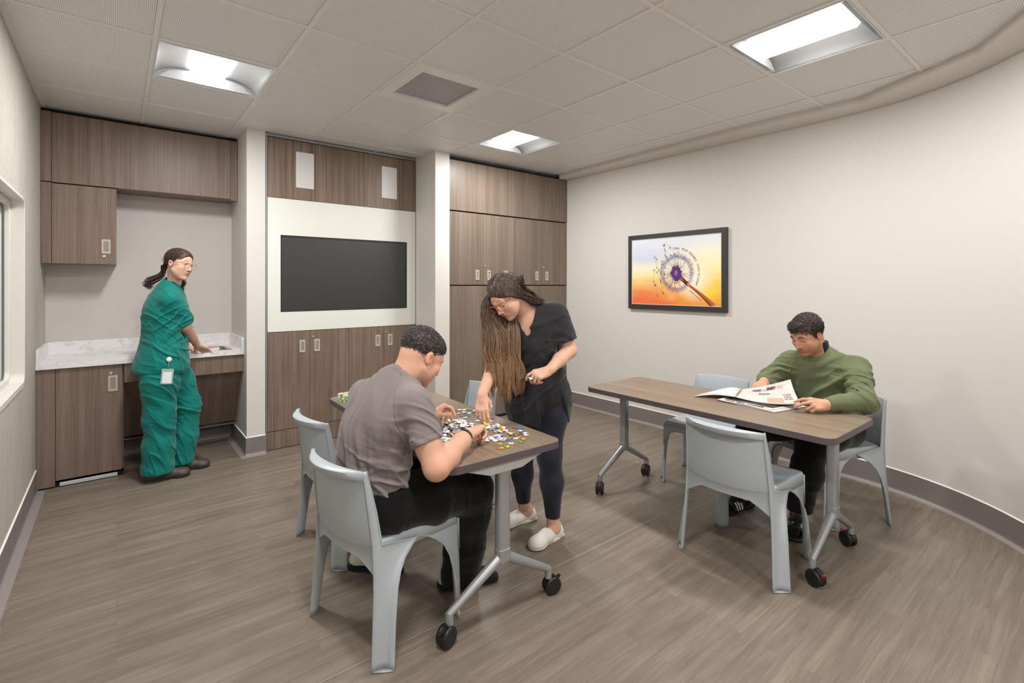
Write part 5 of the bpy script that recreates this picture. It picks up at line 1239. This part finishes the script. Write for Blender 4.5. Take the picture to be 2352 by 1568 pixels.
for k in range(540):         # inner locks hanging below the chin, in front of the chest
    if k % 18 == 0: g1 = (rd.random(), rd.gauss(0, 1), rd.random() ** 1.2, rd.choice((-.035, -.02, .02, .035)))
    u = min(max(g1[0] + rd.gauss(0, .07), 0), 1); v = g1[1] + rd.gauss(0, .3); e = g1[2]; x1 = 1.625 + .072 * u; y1 = 2.075 - .012 * u + .014 * v; cl = g1[3] * .7 + rd.gauss(0, .004)
    S_.append(([TH @ Vector((rd.uniform(-.01, .065), -.07, -.050)), Vector((1.66 + .05 * u, 2.105 + .01 * v, 1.245)), Vector((x1, y1, 1.16)), Vector((x1 + .004 * v, y1 - .01, 1.07)), Vector((x1 + cl * .6, y1 - .02, 1.01 - .03 * e)), Vector((x1 + cl, y1 - .022, .965 - .09 * e)), Vector((x1 + cl * .5 + rd.gauss(0, .01), y1 - .02, .94 - .12 * e))], rd.uniform(.0016, .0032), .7))
for P, r_, f_ in S_:
    ph = rd.uniform(0, 6.28); a_ = rd.uniform(.0, .002)
    for i_ in range(3, len(P)):
        if P[i_].z < 1.28: P[i_] = P[i_] + Vector((.8, -.3, 0)) * a_ * math.sin(P[i_].z * 32 + ph) + Vector((rd.gauss(0, .001), rd.gauss(0, .001), 0))
locks('long_hair', S_, M['hair_w'], Wm, 6, 3)

# ---- the reading man
Gm = thing('person', 'person in an olive green sweatshirt seated at the far table reading a newspaper', 'person', (3.56, 1.20, 0))
AZ = 182; TH = frame((3.345, 1.245, 1.125), 163, -27, 2, 1.0)
b = Shape(); head(b, TH)
b.path([TH @ Vector((0, -.035, -.035)), (3.40, 1.232, 1.055), (3.46, 1.225, .985)], [.060, .058, .070], .03)
b_now[0] = b; torso(b, [(3.485, 1.22, .94, .155, .080), (3.51, 1.215, .86, .16, .105), (3.54, 1.21, .76, .15, .11), (3.56, 1.205, .66, .15, .11), (3.57, 1.20, .56, .165, .115)], AZ, .05, .08)
for hp, kn, an in (((3.52, 1.10, .53), (3.13, 1.13, .52), (3.14, 1.215, .09)), ((3.52, 1.31, .53), (3.12, 1.48, .52), (3.13, 1.53, .09))): b.path([hp, kn, an], [.085, .058, .038], .03)
shL, elL, wrL = Vector((3.52, 1.025, .925)), Vector((3.285, .925, .772)), Vector((3.070, 1.038, .768))
shR, elR, wrR = Vector((3.49, 1.405, .925)), Vector((3.415, 1.510, .785)), Vector((3.292, 1.480, .800))
b.path([shL, elL, wrL], [.058, .045, .030], .03); b.path([shR, elR, wrR], [.056, .044, .030], .03)
TL = frame_axes(wrL, (-.075, .045, .006), (-.30, -.62, .70)); hand(b, TL, 1, [(14, 28, 14), (20, 32, 16), (52, 66, 32), (58, 70, 34)], [(.020, .012, -.010), (.036, .034, -.026), (.040, .060, -.036), (.034, .084, -.038)], 1.0)
TR = frame_axes(wrR, (-.090, -.012, -.012), (0, 0, 1)); hand(b, TR, -1, [(15, 25, 15), (18, 28, 15), (22, 30, 18), (26, 32, 20)], [(.020, .012, -.010), (.040, .034, -.022), (.050, .058, -.028), (.050, .082, -.030)], 1.0)
body = solid('body', b, M['skin_g'], Gm, .003, 2, face_paint(TH, brow=(.14, .10, .09), lip=(.86, .58, .54), stubble=.7, browz=.020, bold=1.5))
M['olive'] = cloth('olive green sweatshirt fleece', rgb(104, 111, 80), .95, 420, .86, 10)
s = Shape()
torso(s, [(3.465, 1.224, .985, .115, .078), (3.482, 1.22, .945, .175, .108), (3.505, 1.216, .87, .195, .135), (3.525, 1.212, .79, .192, .142), (3.545, 1.208, .71, .190, .148), (3.560, 1.204, .63, .196, .152), (3.57, 1.20, .56, .200, .152), (3.575, 1.20, .52, .195, .145)], AZ, .04, .075)
s.path([shL + Vector((0, .01, -.005)), elL + Vector((.004, .002, .004)), wrL + Vector((.055, -.025, .004))], [.080, .060, .044], .045); s.path([shR + Vector((0, -.01, -.005)), elR, wrR + Vector((.045, .005, .004))], [.076, .060, .044], .045)
s.cone(wrL + Vector((.055, -.025, .003)), wrL + Vector((.005, -.002, .001)), .042, .038, .006); s.cone(wrR + Vector((.050, .005, .003)), wrR + Vector((.005, 0, .001)), .042, .038, .006)
nk = Vector((3.43, 1.229, 1.03)); s.cone(TH @ Vector((0, -.01, -.08)), nk + Vector((.02, 0, -.03)), .066, .066, .008, op=-1); s.ell((3.375, 1.24, 1.025), (.07, .068, .055), .01, op=-1); collar(s, nk + Vector((-.004, 0, -.008)), TH @ Vector((0, -.01, -.08)) - nk - Vector((.02, 0, -.03)), .074, .009)
s.fold(seam(shL + Vector((0, .075, .02)), (.1, -1, .25), .15)); s.fold(seam(shR + Vector((0, -.075, .02)), (.1, 1, .25), .15)); s.fold(seam(wrL + Vector((.060, -.028, 0)), elL - wrL, .07, .004, .004)); s.fold(folds((3.30, .95, .80), (.55, -.3, .6), 62, .018, .8, rad=.13, seed=2)); s.fold(folds((3.42, 1.0, .86), (.6, .1, .75), 56, .015, .9, rad=.13, seed=5)); s.fold(folds((3.40, 1.2, .80), (.1, .8, .6), 34, .018, .9, rad=.20, seed=8)); s.fold(folds((3.42, 1.46, .82), (.5, 0, .8), 60, .016, .9, rad=.12, seed=15)); s.fold(folds((3.5, 1.1, .55), (0, .3, 1), 52, .009, .9, rad=.17, seed=18))
s.half((0, 0, .49), (0, 0, -1)); d = (wrL - elL).normalized(); cut_sleeve(s, wrL + d * .004, d, .07); d = (wrR - elR).normalized(); cut_sleeve(s, wrR + d * .004, d, .07)
s.half((0, 0, .7215), (0, 0, -1)) if False else None
s.box((2.862, 1.608, .60), (.31, .775, .1225), .003, op=-1)
solid('sweatshirt', s, M['olive'], Gm, .0036, 1)
s = Shape(); s.path([TH @ Vector((0, -.045, -.085)), nk + Vector((.035, -.002, -.035))], [.066, .072], .02); s.cone(TH @ Vector((0, .015, -.065)), nk + Vector((0, 0, -.02)), .060, .060, .006, op=-1); s.half(TH @ Vector((0, -.05, -.080)), TH.to_3x3() @ Vector((0, -.35, 1)))
M['navy_tee'] = cloth('dark navy T-shirt collar', rgb(28, 31, 42), .9); adopt(solid('undershirt_collar', s, M['navy_tee'], None, .003, 1), Gm)
s = Shape(); s.path([(3.53, 1.10, .535), (3.33, 1.115, .535), (3.135, 1.135, .515), (3.125, 1.165, .34), (3.135, 1.205, .13)], [.115, .094, .082, .078, .072], .05); s.path([(3.53, 1.31, .535), (3.33, 1.40, .535), (3.125, 1.48, .515), (3.12, 1.505, .34), (3.13, 1.53, .13)], [.112, .094, .082, .070, .062], .05); s.ell((3.575, 1.205, .545), (.14, .17, .085), .05)
s.fold(folds((3.12, 1.15, .35), (.3, .1, 1), 44, .009, .9, rad=.2, seed=3)); s.half((0, 0, .105), (0, 0, -1)); solid('trousers', s, M['black_cloth'], Gm, .004, 1)
M['slide'] = mat('black rubber slide', rgb(20, 20, 21), .5); M['print_w'] = mat('white print', rgb(224, 222, 214), .5)
for hl, te in (((3.215, 1.240), (2.930, 1.160)), ((3.225, 1.535), (2.945, 1.580))):
    h0, t0 = Vector((*hl, 0)), Vector((*te, 0)); T = frame_axes(h0, t0 - h0, (0, 0, 1)); L_ = (t0 - h0).length
    k = Shape(); k.path([T @ Vector((0, .06, .14)), T @ Vector((0, .055, .055)), T @ Vector((0, .15, .050)), T @ Vector((0, L_ - .055, .040))], [.038, .036, .034, .026], .03); k.half((0, 0, .024), (0, 0, -1)); adopt(solid('sock', k, M['black_cloth'], None, .0035, 1), Gm)
    s = Shape(); s.box((0, L_ / 2, .013), (.042, L_ / 2 - .01, .012), .02, T, rd=.010); s.ell((0, L_ - .056, .013), (.050, .058, .016), .015, T); s.half((0, 0, .001), (0, 0, -1)); s.half((0, 0, .026), (0, 0, 1)); a = adopt(solid('slide_sandal', s, M['slide'], None, .003, 1), Gm)
    q = MB(); P = []
    for j in range(9):
        y_ = L_ * .48 + (L_ * .32) * j / 8; P.append([(math.cos(w) * (.051 - .003 * j / 8), y_, .016 + math.sin(w) * (.066 - .016 * j / 8)) for w in np.linspace(0, PI, 25)])
    q.grid(P); c = put(q, 'strap', M['slide'], T, Gm, smooth=True, solid=.004); c.parent = a; c.matrix_parent_inverse = Matrix()
    q = MB()      # three bars on the side and a small three-bar badge on top, as printed on the strap
    def on(y_, w): j = (y_ - L_ * .48) / (L_ * .32); return (math.cos(w) * (.054 - .003 * j), y_, .016 + math.sin(w) * (.0692 - .016 * j))
    for sd in (0, 1):
        for j in range(3):
            y0 = L_ * (.53 + .075 * j); ws = np.linspace(.10, 1.00, 8); ws = ws if sd == 0 else PI - ws
            q.grid([[on(y0, w), on(y0 + .011, w)] for w in ws])
    for j in range(3):
        w0 = PI / 2 + .10 - .17 * j; hh = (.022, .034, .046)[j]; q.grid([[on(L_ * .56, w0), on(L_ * .56 + hh, w0 + .10)], [on(L_ * .56, w0 - .11), on(L_ * .56 + hh - .006, w0 - .02)]])
    c = put(q, 'strap_print', M['print_w'], T, Gm); c.parent = a; c.matrix_parent_inverse = Matrix()
M['hair_g'] = hair_mat('dark brown wavy hair', rgb(30, 23, 20), rgb(58, 45, 40), rgb(94, 78, 70), (90, 60, 90))
crop_hair(Gm, TH, M['hair_g'], quiff=.006)
S_ = scalp(TH, 2300, .040, lambda x, y, z: ((.75 if z > .05 else .15), -.55 if z > .03 else -.5, -.25 - (z < .05)), .0019, 9, .010, pts=4, jit=.16, off=.001)
S_ += scalp(TH, 500, .036, lambda x, y, z: (.9, -.2, .1), .0020, 19, .014, zmin=([-.2, .02, .05, .08, .09, .11], [1, 1, .078, .084, .2, 1]), pts=4, jit=.2, off=.003)
locks('hair_strands', S_, M['hair_g'], Gm, 6, 2)

# ---------------------------------------------------------------- jigsaw pieces, box, newspaper
PC = {'white': (rgb(240, 240, 240), rgb(240, 240, 240)), 'yellow': (rgb(240, 218, 30), rgb(60, 160, 90)), 'orange': (rgb(244, 130, 60), rgb(240, 200, 60)), 'blue': (rgb(50, 120, 210), rgb(30, 150, 150)),
      'teal': (rgb(20, 140, 140), rgb(220, 60, 110)), 'pink': (rgb(222, 40, 130), rgb(90, 90, 210)), 'green': (rgb(90, 196, 70), rgb(40, 120, 200)), 'red': (rgb(226, 80, 60), rgb(240, 240, 240)), 'purple': (rgb(130, 80, 180), rgb(240, 200, 60)), 'grey': (rgb(120, 124, 124), rgb(30, 30, 34))}
M['piece_side'] = mat('jigsaw card edge', rgb(70, 66, 66), .8)
for k, (a, b_) in PC.items(): M['pc_' + k] = mat(k + ' jigsaw print', a, .4); M['pd_' + k] = mat(k + ' jigsaw second colour', b_, .4)
def piece_mesh(var, colour):
    rr = random.Random(var * 31 + 5); q = MB(); a, b_ = .0115, .0095; kn = [(rr.choice((-1, 1)), rr.uniform(-.0015, .0015)) for _ in range(4)]
    P = []
    for s_, (p0, p1) in enumerate((((-a, -b_), (a, -b_)), ((a, -b_), (a, b_)), ((a, b_), (-a, b_)), ((-a, b_), (-a, -b_)))):
        p0, p1 = Vector(p0), Vector(p1); d = (p1 - p0).normalized(); n = Vector((d.y, -d.x)) * kn[s_][0]; m = (p0 + p1) / 2 + d * kn[s_][1]; P.append(p0)
        for u_, v_ in ((-.0016, 0), (-.0018, .0012), (-.0030, .0026), (-.0024, .0044), (0, .0052), (.0024, .0044), (.0030, .0026), (.0018, .0012), (.0016, 0)): P.append(m + d * u_ + n * v_)
    T_ = .0019
    if colour == 'white': V = [(p.x, p.y, 0) for p in P] + [(p.x, p.y, T_) for p in P]
    else: V = [(p.x, p.y, 0) for p in P] + [(p.x, p.y, T_) for p in P]
    n = len(P); q.m = 0; q.add(V, [tuple(range(n))[::-1]]); q.m = 1; q.add(V[n:], [tuple(range(n))]); q.m = 0
    q.add(V, [(i, (i + 1) % n, n + (i + 1) % n, n + i) for i in range(n)])
    if colour != 'white': q.m = 2; q.grid([[(x, y, T_ + .00012) for x in (.001, a - .0005)] for y in (-b_ + .001, b_ - .001)])
    me = bpy.data.meshes.new('puzzle_piece'); me.from_pydata(q.v, [], q.f); me.polygons.foreach_set('material_index', q.mi)
    for m in (M['piece_side'], M['pc_' + colour], M['pd_' + colour]): me.materials.append(m)
    return me
PM = {}
rp = random.Random(21); TT = .7205
def inpoly(x, y, P):
    c = False
    for i in range(len(P)):
        (x1, y1), (x2, y2) = P[i - 1], P[i]
        if (y1 > y) != (y2 > y) and x < (x2 - x1) * (y - y1) / (y2 - y1) + x1: c = not c
    return c
def drop(x, y, z, colour, where, tilt=.0, rz=None):
    key = (rp.randrange(5), colour)
    if key not in PM: PM[key] = piece_mesh(*key)
    o = link(bpy.data.objects.new('puzzle_piece', PM[key])); o.location = (x, y, z); o.rotation_euler = (rp.gauss(0, tilt), rp.gauss(0, tilt), rp.uniform(0, 6.28) if rz is None else rz)
    look = {'white': 'white blank side up', 'grey': 'grey and black print up'}.get(colour, colour + ' print up')
    tag(o, 'jigsaw piece, %s, %s' % (look, where), 'jigsaw piece', 'jigsaw pieces on the table'); return o
def pick(w): return 'white' if rp.random() < w else rp.choice(['yellow', 'orange', 'blue', 'teal', 'pink', 'green', 'red', 'purple', 'grey', 'orange', 'blue'])
HEAPS = [([(1.155, 2.09), (1.30, 2.215), (1.42, 2.20), (1.41, 2.06), (1.35, 1.96), (1.24, 1.89), (1.12, 1.93)], 150, .72, 'in the big heap by the seated man', .009),
         ([(1.435, 2.06), (1.50, 2.02), (1.50, 1.90), (1.44, 1.86), (1.41, 1.93)], 40, .7, 'in the small heap below the reaching hand', .006),
         ([(1.305, 1.84), (1.40, 1.86), (1.41, 1.79), (1.33, 1.765)], 36, .74, 'in the small heap beside the wristband hand', .005),
         ([(1.44, 1.84), (1.50, 1.86), (1.51, 1.80), (1.46, 1.78)], 8, .8, "in the cluster nearest the table's right edge", .003)]
for P, n, w, where, hgt in HEAPS:
    cx = sum(p[0] for p in P) / len(P); cy = sum(p[1] for p in P) / len(P); k = 0; R_ = max(math.hypot(p[0] - cx, p[1] - cy) for p in P)
    while k < n:
        x, y = rp.uniform(1.1, 1.55), rp.uniform(1.7, 2.3)
        if not inpoly(x, y, P): continue
        e = max(0, 1 - math.hypot(x - cx, y - cy) / R_); lay = rp.random() * e
        drop(x, y, TT + lay * hgt * 1.8, pick(w), where, .03 + .16 * min(1, lay * 3)); k += 1
LOOSE = [(1.448, 2.42, 'orange'), (1.475, 2.43, 'white'), (1.47, 2.47, 'teal'), (1.50, 2.42, 'yellow'), (1.49, 2.37, 'grey'), (1.52, 2.37, 'white'), (1.535, 2.35, 'white'), (1.553, 2.36, 'yellow'), (1.565, 2.335, 'green'), (1.575, 2.30, 'white'), (1.505, 2.33, 'pink'),
         (1.51, 2.31, 'white'), (1.50, 2.285, 'grey'), (1.52, 2.275, 'white'), (1.538, 2.27, 'grey'), (1.47, 2.30, 'yellow'), (1.46, 2.255, 'teal'), (1.49, 2.235, 'blue'), (1.53, 2.22, 'purple'), (1.455, 2.215, 'white'), (1.545, 2.14, 'red'), (1.56, 2.12, 'pink'), (1.51, 2.13, 'blue'),
         (1.52, 2.07, 'white'), (1.54, 2.10, 'pink'), (1.47, 2.12, 'white'), (1.40, 2.51, 'white'), (1.385, 2.47, 'red'), (1.41, 2.44, 'grey'), (1.345, 2.38, 'green'), (1.33, 2.32, 'yellow'), (1.43, 2.38, 'white'), (1.36, 2.28, 'white')]
for x, y, c in LOOSE: drop(x, y, TT, c, "scattered loose beyond the seated man's far hand")
for x, y, c in ((1.262, 1.795, 'teal'), (1.335, 1.745, 'orange'), (1.30, 1.70, 'orange'), (1.335, 1.70, 'yellow'), (1.375, 1.722, 'white'), (1.425, 1.71, 'green'), (1.46, 1.735, 'orange'), (1.435, 1.765, 'white'), (1.42, 1.785, 'green'), (1.51, 1.775, 'white'), (1.525, 1.80, 'white'), (1.53, 1.845, 'white'), (1.545, 1.90, 'pink'), (1.555, 1.87, 'blue'), (1.455, 1.77, 'orange'), (1.125, 1.905, 'orange'), (1.14, 1.885, 'blue'), (1.405, 1.775, 'teal'), (1.24, 1.865, 'yellow')):
    drop(x, y, TT, c, 'lying loose at the near edge of the heaps')
bx = thing('puzzle_box', "small multicoloured jigsaw box at the table's far left corner behind the seated man", 'box', (1.155, 2.93, .7205), math.radians(8))
def make_boxmat():
    m = mat('multicoloured jigsaw box print', (1, 1, 1, 1), .35); nt, b, ln = L(m); v = coords(nt, (1, 1, 1))
    vo = node(nt, 'ShaderNodeTexVoronoi', i_Scale=44.0, distance='MANHATTAN'); ln(v, vo.inputs['Vector']); hs = node(nt, 'ShaderNodeHueSaturation', i_Saturation=1.5, i_Value=1.0); ln(vo.outputs['Color'], hs.inputs['Color'])
    ln(mixc(nt, math_(nt, 'GREATER_THAN', noise(nt, coords(nt, (40, 40, 40)), 1.0, 1), .53), hs.outputs[0], rgb(236, 238, 236)), b.inputs['Base Color']); return m
M['boxprint'] = make_boxmat()
MB().box(-.082, .082, -.105, .105, 0, .030).build('box_base', M['boxprint'], bx, bevel=.001); MB().box(-.0845, .0845, -.1075, .1075, .018, .046).build('box_lid', M['boxprint'], bx, bevel=.001)

def make_news():
    m = mat('newsprint', rgb(214, 204, 196), .75, spec=.2); nt, b, ln = L(m); v = coords(nt)
    ln(ramp(nt, noise(nt, v, 30, 2), [(.3, rgb(192, 183, 176)), (.7, rgb(206, 198, 191))]), b.inputs['Base Color']); return m
M['news'] = make_news(); M['ink_b'] = mat('black newspaper ink', rgb(34, 32, 34), .7); M['ink_f'] = mat('faint newspaper ink', rgb(140, 132, 128), .8)
M['photo_a'] = mat('purple newspaper photo', rgb(110, 86, 130), .6); nt, b, ln = L(M['photo_a']); ln(ramp(nt, noise(nt, coords(nt), 60, 2), [(.4, rgb(70, 66, 60)), (.5, rgb(96, 70, 130)), (.62, rgb(180, 100, 130))]), b.inputs['Base Color'])
M['photo_b'] = mat('dark newspaper photo', rgb(60, 50, 46), .6); nt, b, ln = L(M['photo_b']); ln(ramp(nt, noise(nt, coords(nt), 70, 3), [(.42, rgb(44, 36, 36)), (.55, rgb(120, 80, 66)), (.66, rgb(204, 160, 140))]), b.inputs['Base Color'])
M['photo_c'] = mat('night newspaper photo', rgb(40, 36, 36), .6); nt, b, ln = L(M['photo_c']); ln(ramp(nt, noise(nt, coords(nt), 20, 3), [(.4, rgb(22, 20, 22)), (.6, rgb(62, 54, 50))]), b.inputs['Base Color'])
M['photo_d'] = mat('pale watercolour newspaper print', rgb(220, 222, 214), .6); nt, b, ln = L(M['photo_d']); ln(ramp(nt, noise(nt, coords(nt), 11, 2), [(.38, rgb(168, 198, 210)), (.5, rgb(232, 228, 208)), (.62, rgb(240, 238, 236))]), b.inputs['Base Color'])
news = thing('newspaper', 'open newspaper spread on the right hand table, one page lifted by the reading man', 'newspaper', (2.98, 1.45, .7205))
def C3(name, q, m, parent=news, **kw):
    return adopt(q.build(name, m, None, **kw), parent)
def quad_pts(A, B, C_, D_, s, t): return (A * (1 - s) + B * s) * (1 - t) + (D_ * (1 - s) + C_ * s) * t
# closed sections lying flat underneath
for k in range(4):
    A, B, C_, D_ = [Vector((x, y, TT + .001 + .0022 * k)) for x, y in ((2.880 - .004 * k, 1.575 - .002 * k), (2.845 + .006 * k, 1.225 + .010 * k), (3.125 + .004 * k, 1.165 + .006 * k), (3.15, 1.56))]
    q = MB(); q.grid([[tuple(quad_pts(A, B, C_, D_, s / 8, t / 4) + Vector((0, 0, .0015 * math.sin(s * 1.1 + k)))) for s in range(9)] for t in range(5)]); sh_ = C3('folded_sheet', q, M['news'], solid=.0016, off=1)
q = MB()
for a0, a1, b0, b1, mi in ((.05, .93, .20, .95, 1), (.12, .30, .07, .10, 0), (.34, .50, .06, .11, 0), (.54, .84, .06, .11, 0), (.05, .93, .15, .16, 0)):
    q.m = mi; q.grid([[tuple(quad_pts(A, B, C_, D_, a0 + (a1 - a0) * s / 8, b0 + (b1 - b0) * t) + Vector((0, 0, .0034))) for s in range(9)] for t in (0, 1)])
C3('front_page_print', q, [M['ink_b'], M['photo_c']])
# the open sheet: left half droops on the table, right half is lifted
def right(s, t):      # s from the fold to the held edge, t from the reader's far side (near camera) to his side
    A, B, C_, D_ = Vector((2.955, 1.500, .744)), Vector((3.005, 1.150, .760)), Vector((3.222, 1.290, .852)), Vector((3.16, 1.560, .756))
    p = quad_pts(A, B, C_, D_, s, t); return p + Vector((0, 0, -.018 * math.sin(PI * s) * (1 - t * .6))) + Vector((-.012, 0, 0)) * math.sin(PI * t) * s
def left(s, t):       # s from the fold outwards
    A, B, C_, D_ = right(0, 0), Vector((2.855, 1.722, .7225)), Vector((3.185, 1.700, .728)), right(0, 1)
    p = quad_pts(A, B, C_, D_, s, t); return p + Vector((0, 0, (.012 * math.sin(PI * s) + .010 * t * (1 - t) * 4 * (1 - s * .5))))
for k, (fn, nm) in enumerate(((right, 'lifted_page'), (left, 'left_page'))):
    for e in range(1):
        q = MB(); q.grid([[tuple(fn(s / 16, t / 10) + Vector((.0022 * e * (s / 16), 0, .0022 * e))) for t in range(11)] for s in range(17)]); C3(nm, q, M['news'], smooth=True, solid=.0012)
NS = lambda s, t, o=.0012: (lambda p, n: p - n * o)(right(s, t), ((right(min(s + .02, 1), t) - right(s, t)).cross(right(s, min(t + .02, 1.02)) - right(s, t))).normalized() * (-1))
def sgn_():
    n = ((right(.52, .5) - right(.5, .5)).cross(right(.5, .52) - right(.5, .5))).normalized(); return 1 if n.dot(Vector((-1, -.6, .3))) > 0 else -1
SG = sgn_()
def on_page(s, t, o=.0013):
    a = right(s, t); n = ((right(s + .02, t) - a).cross(right(s, t + .02) - a)).normalized() * SG; return a + n * o
q = MB()
def patch(s0, s1, t0, t1, mi, n=6): q.m = mi; q.grid([[tuple(on_page(s0 + (s1 - s0) * i / n, t0 + (t1 - t0) * j / 2)) for j in range(3)] for i in range(n + 1)])
patch(.25, .42, .66, .79, 2); patch(.52, .69, .70, .86, 3)
for s0, t0, n in ((.44, .66, 5), (.71, .72, 6)):
    for k in range(n): patch(s0, s0 + .13 - .02 * (k % 2), t0 + .026 * k, t0 + .026 * k + .006, 1, 3)
patch(.06, .95, .625, .628, 1); patch(.06, .80, .44, .443, 1); patch(.34, .52, .452, .460, 1)
C3('page_print', q, [M['ink_b'], M['ink_f'], M['photo_a'], M['photo_b']])
q = MB(); q.grid([[tuple(on_page(.52 + .26 * i / 6, .06 + .22 * j / 3)) for j in range(4)] for i in range(7)]); C3('advert', q, mat('tan advert', rgb(178, 156, 128), .7))
q = MB(); q.grid([[tuple(left(.15 + .6 * i / 6, .12 + .76 * j / 6) + Vector((0, 0, .0012))) for j in range(7)] for i in range(7)]); C3('picture_page', q, M['photo_d'])
def page_text(txt, s0, t0, w, h, m, nm, bold=0.0):
    """flat text bent onto the lifted page; w is the width in s, h the letter height in t"""
    cu = bpy.data.curves.new('glyph', 'FONT'); cu.body = txt; cu.size = 1.0; cu.offset = bold; cu.resolution_u = 2
    tmp = bpy.data.objects.new('glyph', cu); COL.objects.link(tmp); bpy.context.view_layer.update(); me = bpy.data.meshes.new_from_object(tmp.evaluated_get(bpy.context.evaluated_depsgraph_get()))
    V = [v.co.copy() for v in me.vertices]; x1 = max(v.x for v in V) or 1
    me2 = bpy.data.meshes.new(nm); me2.from_pydata([tuple(on_page(s0 + v.x / x1 * w, t0 + v.y * h, .0016)) for v in V], [], [tuple(p.vertices) for p in me.polygons]); me2.materials.append(m)
    bpy.data.objects.remove(tmp); bpy.data.curves.remove(cu); bpy.data.meshes.remove(me); return adopt(link(bpy.data.objects.new(nm, me2)), news)
page_text('Business', .38, .48, .20, .115, M['ink_b'], 'headline', .02)
for k, tx in enumerate(('For China,', 'No Easy Fix', 'As Economy', 'Has a Wave')): page_text(tx, .80, .38 - .068 * k, .125, .070, M['ink_b'], 'headline', .012)
# pieces held in the fingers of the standing woman
for x, y, z, c, w_ in ((1.640, 1.893, .955, 'white', 'pinched in the near hand of the standing woman'), (1.437, 2.000, .742, 'yellow', 'pinched in the reaching hand of the standing woman')): drop(x, y, z, c, w_, .3)
